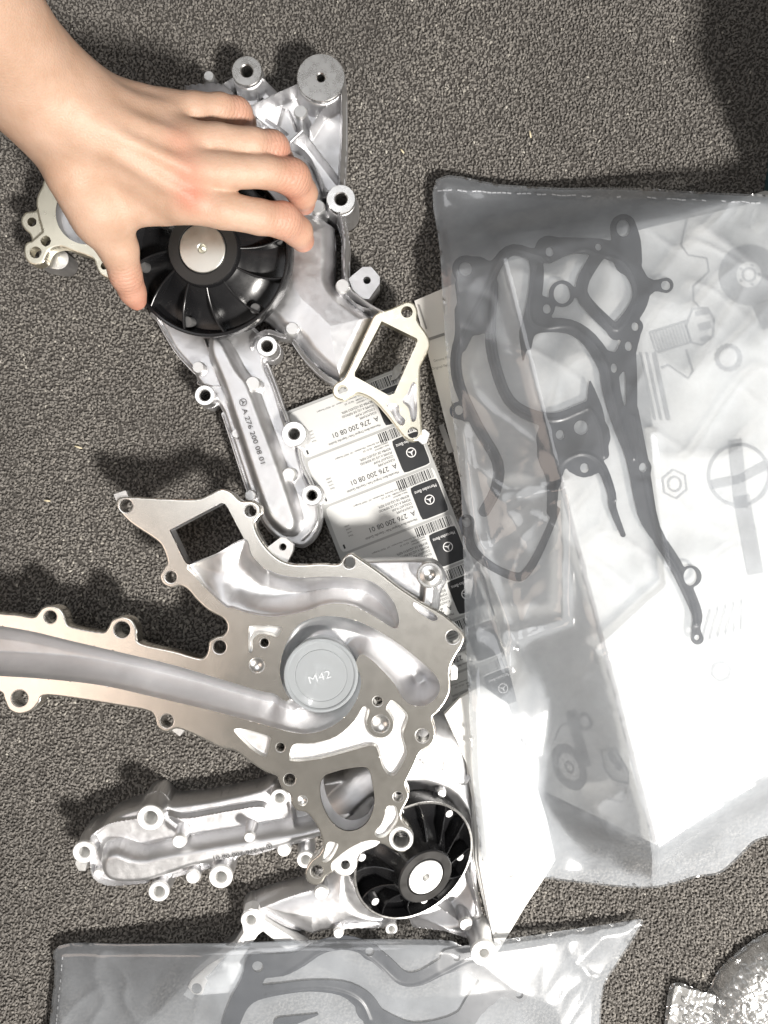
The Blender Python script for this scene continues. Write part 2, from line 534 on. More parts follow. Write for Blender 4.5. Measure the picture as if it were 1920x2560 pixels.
# ================================================================== shared pump parts
def boss(parent, ref, x, y, ro, ri, top, bot, mat='ring', name='bolt_boss', deep=None, bev=1.6):
    o = lathe(name, ring_prof(ro, ri, top, bot, bev, deep), x, y, ref, M[mat], parent, 36)
    return o
def pin(parent, ref, x, y, r, top, bot, mat='cast_bright', name='ejector_pad'):
    return lathe(name, [(r * 1.12, bot), (r, top - 2), (r - 1.2, top), (0.01, top)], x, y, ref, M[mat], parent, 24)

def star_emblem(P0, u, v, r, wring, hole=True):
    """ring with three spokes; 2-D triangles"""
    pts = []; tris = []
    N = 40
    for i in range(N):
        a = 2 * math.pi * i / N
        for rr in (r, r - wring): pts.append((rr * math.cos(a), rr * math.sin(a)))
    for i in range(N):
        a, b = 2 * i, 2 * ((i + 1) % N)
        tris += [(a, b, b + 1), (a, b + 1, a + 1)]
    for k in range(3):
        a = math.pi / 2 + k * 2 * math.pi / 3
        t = (math.cos(a), math.sin(a)); q = (-t[1], t[0]); hw = r * 0.17
        i = len(pts)
        pts += [(q[0] * hw, q[1] * hw), (-q[0] * hw, -q[1] * hw), (t[0] * (r - wring * 0.5), t[1] * (r - wring * 0.5))]
        tris.append((i, i + 1, i + 2))
    pts = np.array(pts); tris = np.array(tris)
    P = np.asarray(P0) + np.outer(pts[:, 0], u) + np.outer(pts[:, 1], v)
    if u[0] * v[1] - u[1] * v[0] > 0: tris = tris[:, ::-1]
    return P, tris

def pulley(parent, ref, x, y, R, n, rot, nribs=12, hub_lift=26.0, npads=6, rim_mat='black', pad_phase=0.5, hub_r=0.42, disc_r=0.27, depth=48, disc_mat='steel'):
    """black ribbed belt pulley: a cone rising from the rim's valley to a flat hub"""
    S = R / 200.0
    rh = R * hub_r; rd = R * disc_r
    prof = [(R * 0.985, -depth * 1.15), (R, -depth * 0.9), (R, -3), (R - 2, 0), (R - 7 * S, 0), (R - 8.5 * S, -2),
            (R - 10 * S, -depth * 0.55), (R - 20 * S, -depth * 0.80), (R - 40 * S, -depth * 0.78), (R * 0.62, -depth * 0.42),
            (rh + 12 * S, -depth * 0.02 + hub_lift * 0.25), (rh + 3 * S, hub_lift * 0.45), (rh, hub_lift - 2), (rh - 2, hub_lift), (rd + 3, hub_lift), (rd + 2, hub_lift - 2.5), (rd, hub_lift - 2.5)]
    p = lathe('pulley', prof, x, y, ref, M['black'], parent, 96, n)
    lathe('hub_ring', [(rh - 2.5, hub_lift + 0.2), (rh - 3.5, hub_lift + 1.4), (rd + 4, hub_lift + 1.4), (rd + 3, hub_lift)], x, y, ref, M['black_matt'], p, 64, n)
    lathe('hub_disc', [(rd, hub_lift - 4), (rd, hub_lift + 2.0), (rd - 1.5, hub_lift + 3.2), (rd * 0.22, hub_lift + 3.2), (rd * 0.18, hub_lift + 1.5), (rd * 0.17, hub_lift - 18), (0.01, hub_lift - 18)], x, y, ref, M[disc_mat], p, 64, n)
    c = ref.pos(np.float64(x), np.float64(y), 0.0)
    u, v, nn = frame_of(n)
    s = ref.scale(x, y) * K
    rim = lathe('rim_edge', [(R - 0.5, -2), (R - 0.2, 0.6), (R - 3 * S, 1.6), (R - 7 * S, 0.8), (R - 8 * S, -1)], x, y, ref, M[rim_mat], p, 96, n)
    for k in range(nribs):
        a0 = rot + 2 * math.pi * k / nribs
        pts = []; L = 7
        for i in range(L):
            t = i / (L - 1)
            r = (rh - 1) + (R - 8 * S - rh) * t
            a = a0 + 0.16 * t * t                         # the ribs sweep a little
            top = hub_lift * 0.62 * (1 - t) ** 1.25 - 3.0 * t - depth * 0.10 * math.sin(math.pi * t) ** 1.2
            er = np.array([math.cos(a), math.sin(a)]); ep = np.array([-er[1], er[0]])
            hw = 2.5 * S
            for o_, zz in ((-hw * 1.5, -depth * 0.8), (-hw, top - 1.2), (-hw * 0.3, top), (hw * 0.3, top), (hw, top - 1.2), (hw * 1.5, -depth * 0.8)):
                q = er * r + ep * o_
                pts.append(c + (q[0] * u + q[1] * v) * s + zz * nn * K)
        f = []
        for i in range(L - 1):
            for j in range(5):
                b = i * 6 + j
                f.append((b, b + 1, b + 7, b + 6))
        mesh('rib', np.array(pts), [np.array(f)[:, ::-1]], M['black'], p, 40)
    for k in range(npads):
        a = rot + 2 * math.pi * (k + pad_phase) / npads
        r = R * 0.865
        cc = c + (math.cos(a) * r * u + math.sin(a) * r * v) * s
        t = np.arange(20) * 2 * math.pi / 20
        pr = [(13.5 * S, -depth * 0.8), (13 * S, -depth * 0.30), (12 * S, -depth * 0.27), (0.01, -depth * 0.27)]
        V = np.concatenate([cc + (np.cos(t)[:, None] * u + np.sin(t)[:, None] * v) * (q[0] * s) + nn * q[1] * K for q in pr])
        f = []
        for i in range(3):
            a_ = i * 20 + np.arange(20); b_ = i * 20 + (np.arange(20) + 1) % 20
            f.append(np.stack([a_, b_, b_ + 20, a_ + 20], -1))
        mesh('ejector_pad', V, [np.concatenate(f)], M['pad'] if rim_mat == 'black' else M['cast'], p, 30)
    return p

def cast_noise(X, Y, seed, amp=0.7):
    return amp * (vnoise(X / 34, Y / 34, seed) - 0.5) + amp * 0.5 * (vnoise(X / 13, Y / 13, seed + 1) - 0.5)

# ================================================================== pump A (the one in the hand)
RA = Ref(112)
pA = thing('coolant_pump', 'silver coolant pump held by the hand, its black ribbed pulley facing up', 'coolant pump', tuple(W(np.float64(600), np.float64(700), np.float64(10))), 'coolant pumps')
A_duct = spline(Z2((560, 420), (640, 520), (790, 600), (880, 650), (950, 780), (975, 880), (920, 950), (1000, 1020), (1045, 1060), (1050, 1200), (1045, 1350), (1075, 1430), (1180, 1520), (1290, 1590)) +
                Z3((1290, 200), (1200, 380), (1105, 570), (1030, 555), (900, 440), (830, 345), (740, 300), (600, 180), (300, 100)) + Z1((600, 1000), (700, 700)), 4)
A_arm = spline(Z3((-40, 160), (30, 240), (110, 385), (215, 505), (245, 570), (330, 660), (385, 740), (420, 840), (530, 1180), (570, 1290), (625, 1410), (700, 1490), (780, 1530), (870, 1545), (945, 1475), (972, 1370), (955, 1260), (890, 1160), (850, 1050), (820, 940), (765, 820), (700, 610), (655, 510), (635, 450), (640, 330), (500, 200), (200, 90)), 4)
A_armduct = spline(Z3((330, 300), (430, 330), (530, 500), (590, 580), (660, 760), (760, 1030), (850, 1300), (865, 1400), (835, 1465), (770, 1480), (700, 1440), (630, 1340), (540, 1080), (440, 780), (380, 600), (310, 420)), 4)
A_web1 = Z2((1115, 300), (1112, 560), (1105, 800), (1030, 850), (960, 790), (880, 640), (770, 600), (690, 480), (540, 400), (550, 350), (850, 220), (970, 300))
A_web2 = Z2((160, 260), (330, 235), (470, 160), (545, 110), (620, 160), (720, 290), (560, 390), (400, 330), (160, 330))
A_tab = Z2((1140, 1370), (1215, 1308), (1260, 1308), (1305, 1360), (1305, 1395), (1245, 1480), (1180, 1480))
A_bosses = [  # zoom-2/3 centre, outer r, hole r, top height
    (Z2(975, 232), 60, 10, 10), (Z2(545, 175), 38, 15, -4), (Z2(1090, 925), 36, 15, 8),
    (Z3(665, 385), 26, 13.5, 6), (Z3(305, 665), 25.5, 13, 0), (Z3(822, 890), 31, 13, 12), (Z3(922, 1240), 26, 12, 2)]
A_pins = [(Z2(858, 430), 17, 14), (Z2(958, 975), 18, 16), (Z2(1100, 1430), 18, 20), (Z3(262, 500), 16, -8), (Z3(585, 603), 19, 14), (Z3(476, 880), 13, -22),
          (Z3(790, 1122), 18, 8), (Z3(560, 1240), 15, -14), (Z3(812, 290), 17, 16), (Z2(320, 190), 14, -14)]
A_ribs = [(Z2((1095, 260), (1097, 560), (1082, 800)), 9.5, 10), (Z2((545, 378), (850, 238)), 7.5, 2), (Z2((590, 415), (775, 570)), 6.5, -8),
          (spline(Z2((770, 590), (840, 610), (920, 690), (985, 850)), 4, False), 8, 10), (Z2((872, 520), (1065, 770)), 7.5, 4), (Z2((860, 440), (868, 525), (800, 590)), 12, 8),
          (Z2((1060, 330), (970, 400), (905, 500)), 7, 2), (spline(Z2((1080, 1010), (1098, 1060), (1112, 1160), (1112, 1360), (1150, 1450), (1250, 1530), (1330, 1575)), 4, False), 10.5, 20),
          (Z2((870, 1010), (960, 975)), 8, 10), (spline(Z3((815, 340), (880, 430), (980, 530), (1080, 590)), 4, False), 8, 6),
          (Z2((180, 250), (330, 235), (410, 245), (470, 300), (545, 350)), 7, 2), (Z2((470, 200), (400, 245)), 7, 2), (Z2((620, 195), (715, 290)), 8, 0), (Z2((545, 230), (480, 300)), 5, -10), (Z2((590, 230), (600, 320)), 5, -10),
          (Z2((700, 470), (740, 340)), 5, -22), (Z2((770, 350), (820, 460)), 5, -22), (Z2((640, 400), (760, 480)), 5, -26),
          (Z3((245, 575), (330, 600), (440, 600)), 5, -8), (spline(Z3((390, 760), (420, 850), (530, 1190), (580, 1310)), 4, False), 5, -24),
          (spline(Z3((640, 470), (690, 600), (760, 800)), 3, False), 6, -18), (spline(Z3((830, 960), (850, 1060), (900, 1170), (935, 1260), (945, 1370), (915, 1440), (860, 1500)), 4, False), 7, -18),
          (spline(Z3((560, 380), (590, 310), (660, 275), (750, 300), (810, 290)), 4, False), 6, 2), (spline(Z3((0, 190), (110, 380), (225, 510)), 3, False), 6, -22), (Z3((290, 330), (400, 600)), 6, -6), (Z3((700, 200), (800, 300)), 6, 4),
          (spline(Z3((1100, 60), (1180, 140), (1260, 170)), 3, False), 7, 16)]
def A_mask(X, Y):
    d = umin(sd_poly(X, Y, A_duct), sd_poly(X, Y, A_arm), sd_poly(X, Y, A_web1), sd_poly(X, Y, A_web2) , sd_poly(X, Y, A_tab) - 3)
    for i, (c, ro, ri, t) in enumerate(A_bosses): d = smin(d, sd_circ(X, Y, c, ro + (7 if i == 2 else 1.5)), 9)
    for c, r, t in A_pins: d = smin(d, sd_circ(X, Y, c, r + 2), 5)
    for P, r, t in A_ribs: d = np.minimum(d, sd_line(X, Y, P, r))
    for c, ro, ri, t in A_bosses: d = np.maximum(d, -sd_circ(X, Y, c, ri + 0.8))
    d = np.maximum(d, -sd_circ(X, Y, Z2(1238, 1378), 9.5))
    for T in (Z2((500, 300), (545, 310), (575, 330), (545, 345)), Z2((600, 320), (610, 260), (660, 290)), Z2((430, 230), (465, 215), (470, 270))):
        d = np.maximum(d, -sd_poly(X, Y, T))
    return d
def A_height(X, Y):
    h = np.full(X.shape, -44.0)
    h = h - 48 * rise(np.minimum(sd_poly(X, Y, A_web1), sd_poly(X, Y, A_web2)) + 6, 8)
    dd = sd_poly(X, Y, A_duct)
    h = np.maximum(h, -58 + 66 * dome(dd, 32) + 10 * ss(-dd / 120))
    da = sd_poly(X, Y, A_arm)
    h = np.maximum(h, -58 + 26 * dome(da, 10))
    du = sd_poly(X, Y, A_armduct)
    h = smax(h, -60 + 80 * dome(du, 27), 8)
    for P, r, t in A_ribs: h = smax(h, -60 + (60 + t) * rise(sd_line(X, Y, P, r - 4), 11), 5)
    for c, ro, ri, t in A_bosses: h = smax(h, -60 + (58 + t) * rise(sd_circ(X, Y, c, ro - 2), 10), 7)
    for c, ro, ri, t in A_bosses[:3]: h = smax(h, -60 + (46 + t) * rise(sd_circ(X, Y, c, ro + 5), 12), 8)
    for c, r, t in A_pins: h = smax(h, -60 + (57 + t) * rise(sd_circ(X, Y, c, r), 10), 5)
    dt = sd_poly(X, Y, A_tab)
    h = np.maximum(h, np.where(dt < 4, -8.0, -99))
    return h + cast_noise(X, Y, 2)
sheet('housing', (180, 120, 1080, 1400), 1.8, A_mask, A_height, RA, -96, M['cast'], pA, 60)
for c, ro, ri, t in A_bosses:
    boss(pA, RA, c[0], c[1], ro, ri, t + 2, t - 8, 'ring', deep=-95 if ri > 11 else -70)
for c, r, t in A_pins:
    pin(pA, RA, c[0], c[1], r - 1.5, t + 2.5, t - 6)
# machined outlet flange with the oblong port; its cream is a painted reflection
FA = Ref(124)
A_fl = spline(Z3((1440, 135), (1475, 124), (1512, 138), (1530, 180), (1532, 235), (1585, 315), (1601, 375), (1572, 440), (1547, 500), (1543, 600), (1550, 790), (1556, 870), (1540, 915), (1500, 928), (1455, 905), (1400, 835), (1350, 770), (1275, 690), (1190, 652), (1140, 670), (1095, 692), (1050, 670), (1040, 630), (1060, 595), (1105, 565), (1150, 480), (1250, 262), (1290, 195), (1375, 165)), 4)
A_flhole = Z3((1325, 243), (1523, 340), (1525, 352), (1392, 650), (1365, 660), (1172, 552), (1172, 535))
A_p1 = spline(Z3((1500, 590), (1520, 605), (1528, 700), (1522, 800), (1495, 812), (1478, 740), (1445, 705), (1448, 685), (1472, 650)), 4)
A_p2 = spline(Z3((1352, 715), (1405, 712), (1424, 728), (1428, 770), (1458, 805), (1446, 838), (1412, 822), (1378, 765)), 4)
A_fholes = [(Z3(1468, 184), 14.5), (Z3(1098, 634), 13), (Z3(1503, 879), 14)]
def Afl_mask(X, Y):
    d = sd_poly(X, Y, A_fl)
    d = np.maximum(d, -(sd_poly(X, Y, A_flhole) - 2))
    for P in (A_p1, A_p2): d = np.maximum(d, -sd_poly(X, Y, P))
    for c, r in A_fholes: d = np.maximum(d, -sd_circ(X, Y, c, r))
    return d
sheet('outlet_flange', (820, 740, 1085, 1110), 2.0, Afl_mask, lambda X, Y: -1.6 * (1 - dome(sd_poly(X, Y, A_fl), 3)), FA, -34, M['machined_lit'], pA, 50)
for P in (A_p1, A_p2):
    sheet('flange_pocket', (940, 940, 1060, 1080), 2.0, lambda X, Y, P=P: sd_poly(X, Y, P) - 0.6, lambda X, Y, P=P: -2 - 14 * dome(sd_poly(X, Y, P), 9), FA, -24, M['cast'], pA, 60)
sheet('locating_tab', (1030, 1060, 1085, 1115), 1.6, lambda X, Y: sd_poly(X, Y, Z3((1540, 870), (1572, 862), (1597, 885), (1580, 935), (1560, 940), (1530, 915))) - 1.5, -6, FA, -20, M['cast_bright'], pA)
# inlet flange under the wrist, seen past the forearm
FI = Ref(118)
I_out = spline(ZL((560, 60), (470, 200), (405, 330), (390, 430), (385, 510), (330, 535), (240, 550), (180, 610), (170, 690), (215, 780), (290, 850), (315, 940), (250, 985), (222, 1060), (235, 1180), (300, 1260), (400, 1282), (490, 1240), (525, 1160), (570, 1080), (660, 1040), (760, 1035), (900, 1090), (1060, 1140), (1180, 1200), (1215, 1290), (1260, 1390), (1350, 1450), (1480, 1440), (1700, 1000), (1900, 400), (1700, -100), (1100, -150)), 4)
I_big = (ZL(1100, 560), 80)
I_sq = ZL((470, 900), (520, 876), (570, 895), (596, 950), (575, 1005), (520, 1032), (470, 1005), (445, 950))
I_holes = [(ZL(320, 682), 11.5), (ZL(382, 1112), 15), (ZL(1330, 1300), 9)]
def I_mask(X, Y):
    d = sd_poly(X, Y, I_out)
    d = np.maximum(d, -sd_circ(X, Y, I_big[0], I_big[1])); d = np.maximum(d, -sd_poly(X, Y, I_sq))
    for c, r in I_holes: d = np.maximum(d, -sd_circ(X, Y, c, r))
    return d
def I_height(X, Y):
    low = rise(sd_poly(X, Y, ZL((100, 500), (400, 480), (420, 600), (480, 820), (320, 960), (100, 900))), 3)
    return -1.5 * (1 - dome(sd_poly(X, Y, I_out), 3)) - 4 * low
sheet('inlet_flange', (30, 380, 380, 710), 2.0, I_mask, I_height, FI, -30, M['machined_lit'], pA, 50)
lathe('inlet_bore', [(I_big[1], -2), (I_big[1] - 1, -34), (I_big[1] * 0.62, -38), (I_big[1] * 0.60, -90)], I_big[0][0], I_big[0][1], FI, M['cast'], pA, 48)
sheet('inlet_boss', (80, 560, 170, 700), 2.2, lambda X, Y: sd_line(X, Y, ZL((400, 1100), (600, 1130)), 26), lambda X, Y: -40 + 0 * X, FI, -100, M['cast'], pA, 50)
# the part number cut into the arm
ua = np.array([0.325, 0.946]); va = np.array([0.946, -0.325])
P, T = star_emblem(Z3(535, 712), ua, va, 9.5, 1.6)
flat('etched_emblem', P, T, RA, 24.6, M['etched'], pA)
text_on('etched_number', 'A 276 200 08 01', Z3(528, 752), ua, va, 17.5, 143, RA, 24.6, M['etched'], pA)
nA = np.array([-0.12, -0.15, 1.0])
pulley(pA, Ref(205), 517, 627, 211, nA, 0.02, 12, 28, 6, 'black', 0.14, 0.425, 0.275, depth=52)
# ================================================================== pump B (back face up, in the middle)
RB = Ref(192, 0.06, 0.0, 700, 1650)
pB = thing('coolant_pump', 'upside-down silver coolant pump with flat machined back plate and open volute channel', 'coolant pump', tuple(W(np.float64(640), np.float64(1680), np.float64(60))), 'coolant pumps')
B_out = spline(Z4((-400, 770), (-200, 790), (0, 812), (100, 820), (190, 834), (222, 805), (245, 780), (290, 769), (340, 785), (368, 820), (382, 865), (410, 890), (580, 921), (618, 900), (640, 858), (665, 843), (705, 832), (755, 850), (785, 900), (790, 950), (815, 990), (1000, 1032), (1140, 1072), (1180, 1060), (1198, 1020), (1205, 975), (1245, 950), (1285, 938), (1308, 895), (1285, 845), (1200, 798), (1130, 735), (1085, 682), (1040, 658), (990, 668), (938, 645), (920, 595), (945, 548), (962, 515), (935, 435), (895, 390), (760, 300), (695, 235), (668, 190), (685, 148), (760, 143), (900, 150), (1120, 156), (1200, 130), (1270, 98), (1330, 115), (1385, 165), (1450, 168), (1495, 195), (1498, 245), (1468, 295), (1480, 350), (1525, 425), (1590, 490)) +
    Z5((369, 64), (450, 72), (560, 66), (655, 70), (690, 30), (730, 8), (770, 30), (900, 120), (1000, 198), (1130, 285), (1250, 352), (1340, 425), (1384, 480), (1375, 535), (1335, 600), (1303, 680), (1305, 790), (1280, 860), (1235, 920), (1202, 955), (1215, 1010), (1220, 1065), (1195, 1115), (1135, 1155), (1100, 1230), (1055, 1320), (1050, 1350), (1068, 1400), (1055, 1440), (1025, 1500), (1030, 1545), (1070, 1595), (1085, 1650), (1070, 1700), (1030, 1733), (970, 1715), (915, 1685), (880, 1690), (800, 1735), (700, 1790), (620, 1850), (590, 1870), (560, 1912), (515, 1920), (475, 1890), (468, 1840), (500, 1780), (548, 1740), (568, 1690), (550, 1610), (510, 1540), (470, 1500), (420, 1490), (388, 1450), (380, 1400), (335, 1365), (315, 1320), (300, 1290), (235, 1265), (150, 1210), (60, 1145)) +
    Z4((1270, 1590), (1150, 1530), (1060, 1490), (1010, 1480), (960, 1502), (905, 1470), (888, 1410), (850, 1378), (700, 1350), (400, 1302), (255, 1290), (225, 1330), (180, 1378), (110, 1396), (50, 1370), (22, 1310), (-10, 1265), (-200, 1240), (-400, 1230)), 4)
B_hole = Z4((976, 335), (1275, 178), (1296, 184), (1312, 205), (1408, 388), (1250, 470), (1085, 540), (1060, 510))
B_duct = spline(Z4((1080, 535), (1250, 468), (1410, 385), (1452, 480), (1530, 562)) + Z5((250, 100), (330, 132), (450, 148), (600, 141), (760, 150), (850, 170), (930, 228), (985, 305), (1007, 385), (1000, 432), (975, 438), (920, 405), (850, 362), (750, 312), (650, 296), (560, 308), (480, 338), (350, 365), (250, 371), (130, 350), (50, 322)) + Z4((1300, 775), (1200, 685), (1120, 600)), 4)
B_tray = spline(Z4((-420, 850), (-200, 865), (0, 886), (200, 921), (400, 970), (700, 1040), (1000, 1112), (1300, 1202), (1500, 1262)) + Z5((290, 815), (378, 850), (430, 600), (600, 560), (740, 640), (788, 730), (772, 830), (710, 935), (610, 1010), (500, 1045), (390, 1040), (250, 1000), (100, 960)) + Z4((1200, 1370), (900, 1300), (600, 1232), (300, 1196), (0, 1176), (-200, 1170), (-420, 1165)), 4)
B_vol = spline(Z5((330, 620), (355, 535), (400, 450), (460, 400), (560, 371), (680, 376), (800, 411), (930, 480), (1060, 570), (1180, 672), (1232, 735), (1242, 795), (1212, 850), (1150, 886), (1080, 880), (1030, 842), (985, 765), (920, 690), (850, 622), (790, 590), (760, 640), (780, 740), (700, 900), (500, 930), (380, 850), (325, 720)), 4)
B_cap = Z5(560, 705)
B_pk = {
 'a': spline(Z5((142, 445), (165, 425), (235, 426), (320, 430), (334, 446), (302, 490), (270, 480), (205, 472), (165, 508), (166, 565), (142, 580)), 3),
 'b': spline(Z5((60, 1035), (80, 1016), (150, 1028), (262, 1063), (266, 1090), (250, 1165), (228, 1180), (150, 1130)), 3),
 'c': spline(Z5((376, 1190), (386, 1130), (420, 1102), (520, 1100), (650, 1060), (750, 972), (800, 892), (830, 898), (838, 920), (822, 985), (838, 1035), (880, 1066), (930, 1064), (968, 1030), (975, 980), (950, 930), (932, 905), (950, 868), (975, 856), (1050, 925), (1060, 965), (1042, 1015), (1032, 1062), (1054, 1150), (1038, 1205), (990, 1280), (950, 1286), (912, 1235), (882, 1135), (845, 1116), (750, 1140), (580, 1186), (450, 1206), (388, 1204)), 3),
 'd': spline(Z5((938, 1468), (965, 1460), (992, 1470), (1005, 1535), (975, 1590), (930, 1640), (885, 1645), (868, 1615), (905, 1570), (925, 1520)), 3),
 'e': spline(Z7((600, 520), (650, 524), (656, 550), (622, 612), (590, 636), (564, 628), (580, 575)), 3),
 'f': spline(Z5((1088, 292), (1112, 296), (1205, 352), (1231, 384), (1200, 396), (1140, 360), (1096, 318)), 3)}
B_port = spline(Z5((552, 1345), (580, 1290), (620, 1272), (700, 1250), (800, 1238), (838, 1262), (858, 1350), (866, 1450), (832, 1548), (765, 1600), (685, 1602), (612, 1545), (562, 1440)), 4)
B_holes = [(Z5(233, 523), 11), (Z5(885, 860), 12), (Z5(1143, 1058), 17), (Z5(325, 1125), 11), (Z5(378, 1310), 14.5), (Z5(1003, 1410), 12), (Z5(1020, 1655), 20), (Z7(535, 688), 15.5),
           (Z5(1318, 490), 17), (Z5(722, 62), 15), (Z4(727, 195), 17), (Z4(1443, 225), 15), (Z4(985, 605), 15), (Z4(290, 835), 16.5), (Z4(703, 908), 21), (Z4(1265, 1008), 17), (Z4(113, 1305), 21.5), (Z4(962, 1435), 17)]
B_dimples = [(Z5(190, 653), 20.5), (Z5(902, 990), 24), (Z5(452, 1432), 13.5)]
B_cut = [B_hole, B_duct, B_tray, B_vol, B_port] + list(B_pk.values())
B_lobe = spline(Z7((620, 640), (700, 570), (780, 525), (850, 508), (900, 520), (870, 555), (800, 585), (762, 622), (755, 680), (718, 722), (670, 725), (630, 695)), 4)
def B_mask(X, Y):
    d = sd_poly(X, Y, B_out)
    for P in B_cut: d = np.maximum(d, -sd_poly(X, Y, P))
    for c, r in B_holes + B_dimples: d = np.maximum(d, -sd_circ(X, Y, c, r))
    d = np.maximum(d, -(sd_poly(X, Y, B_lobe)))
    return d
def B_face(X, Y):
    return -2.2 * (1 - dome(sd_poly(X, Y, B_out), 4)) + 0.12 * (vnoise(X / 90, Y / 90, 6) - 0.5)
sheet('face_plate', (-90, 1215, 1175, 2225), 2.2, B_mask, B_face, RB, -36, M['machined'], pB, 50)
def B_chan_mask(X, Y): return np.minimum(sd_poly(X, Y, B_tray), sd_poly(X, Y, B_vol)) - 0.5
def B_chan(X, Y):
    t = sd_poly(X, Y, B_tray); v = sd_poly(X, Y, B_vol)
    r = np.hypot(X - B_cap[0], Y - B_cap[1])
    h1 = -62 * ss(-t / 50) - 6 * dome(t, 6)
    h2 = -(40 + 30 * ss((X - 800) / 300)) * ss(-v / 42) - 8 * dome(v, 6)
    h = smin(h1, h2, 14)
    return h + cast_noise(X, Y, 5, 1.1)
sheet('volute_channel', (-90, 1530, 1110, 1840), 2.4, B_chan_mask, B_chan, RB, -75, M['cast'], pB, 60)
sheet('outlet_duct', (455, 1340, 1010, 1580), 2.4, lambda X, Y: sd_poly(X, Y, B_duct) - 0.5,
      lambda X, Y: (-6 - 44 * ss((X - 480) / 330)) * ss(-sd_poly(X, Y, B_duct) / 52) - 5 * dome(sd_poly(X, Y, B_duct), 5) - 26 * ss((560 - X) / 90) + cast_noise(X, Y, 7, 1.1), RB, -70, M['cast'], pB, 60)
for k, P in B_pk.items():
    bx = (P[:, 0].min() - 5, P[:, 1].min() - 5, P[:, 0].max() + 5, P[:, 1].max() + 5)
    dp = 22 if k == 'f' else 9
    sheet('cast_pocket', bx, 1.8, lambda X, Y, P=P: sd_poly(X, Y, P) - 0.4, lambda X, Y, P=P, dp=dp: -1.5 - dp * dome(sd_poly(X, Y, P), 7 if dp < 20 else 14) + cast_noise(X, Y, 9), RB, -30, M['cast_bright'] if dp < 20 else M['cast'], pB, 60)
for c, r in B_dimples:
    lathe('dimple', [(r + 0.4, -0.5), (r - 1, -3), (r * 0.8, -6), (r * 0.35, -9), (0.01, -9.6)], c[0], c[1], RB, M['ring'], pB, 32)
for c, r in B_holes:
    lathe('bolt_hole', [(r + 2.2, 0.5), (r + 0.6, 0.3), (r - 0.8, -2.2), (r - 0.8, -42)], c[0], c[1], RB, M['ring'], pB, 32)
# port wall and the wall of the oblong window
def wall_of(name, P, top, bot):
    P = np.asarray(P); n = len(P); P = P.mean(0) + (P - P.mean(0)) * 0.984
    V = np.concatenate([RB.pos(P[:, 0], P[:, 1], np.full(n, top)), RB.pos(P[:, 0], P[:, 1], np.full(n, bot))])
    i = np.arange(n); j = (i + 1) % n
    mesh(name, V, [np.stack([i, j, j + n, i + n], -1)], M['cast'], pB, 40)
wall_of('port_wall', B_port, -1.5, -60)
wall_of('window_wall', B_hole, -1.5, -40)
sheet('lower_flange', (820, 2090, 960, 2205), 1.8, lambda X, Y: np.maximum(sd_poly(X, Y, B_lobe) - 0.5, -sd_circ(X, Y, Z7(697, 660), 11.5)), lambda X, Y: -9 - 1.6 * (1 - dome(sd_poly(X, Y, B_lobe), 4)), RB, -42, M['cast_bright'], pB, 50)
boss(pB, RB, *Z5(1020, 1650), 31, 20.5, 3.5, -12, 'cast_bright', 'dowel_boss', -52)
# casting that sticks out behind the plate at its upper right
B_ext = spline(Z5((760, 60), (840, 48), (1000, 44), (1140, 46), (1220, 62), (1265, 110), (1285, 180), (1250, 250), (1235, 360), (1150, 320), (1000, 230), (860, 140)), 4)
EX = Z5(1190, 140)
def ext_h(X, Y):
    d = sd_poly(X, Y, B_ext)
    h = -78 + 30 * dome(d, 12)
    h = smax(h, -78 + 46 * rise(sd_line(X, Y, [EX, Z5(1170, 330)], 24), 34), 8)
    return smax(h, -78 + 60 * rise(sd_circ(X, Y, EX, 34), 18), 8) + cast_noise(X, Y, 12, 1.5)
sheet('rear_casting', (880, 1390, 1130, 1545), 2.0, lambda X, Y: sd_poly(X, Y, B_ext), ext_h, RB, -120, M['cast'], pB, 60)
lathe('rear_boss', [(33, -40), (33, -14), (31, -12), (25, -12), (24, -9), (15, -7), (6, -12), (0.01, -12)], EX[0] - 2, EX[1] - 2, RB, M['ring'], pB, 36)
for P, c in ((Z3((640, 1560), (735, 1488), (760, 1490), (803, 1528), (800, 1560), (770, 1622), (735, 1642), (680, 1620)), Z3(745, 1540)),):
    sheet('sensor_tab', (655, 1335, 735, 1420), 1.8, lambda X, Y, P=P, c=c: np.maximum(sd_poly(X, Y, P) - 2, -sd_circ(X, Y, c, 9.5)), -16, RB, -34, M['cast_bright'], pB, 50)
for P in (Z4((650, 130), (715, 108), (725, 130), (735, 150), (690, 165), (665, 165)), Z4((985, 1490), (1030, 1468), (1062, 1480), (1030, 1525)), Z5((1310, 665), (1325, 655), (1345, 675), (1342, 735), (1310, 740))):
    P = np.array(P)
    sheet('locating_tab', (P[:, 0].min() - 4, P[:, 1].min() - 4, P[:, 0].max() + 4, P[:, 1].max() + 4), 1.6, lambda X, Y, P=P: sd_poly(X, Y, P) - 1, -7, RB, -30, M['cast_bright'], pB, 50)
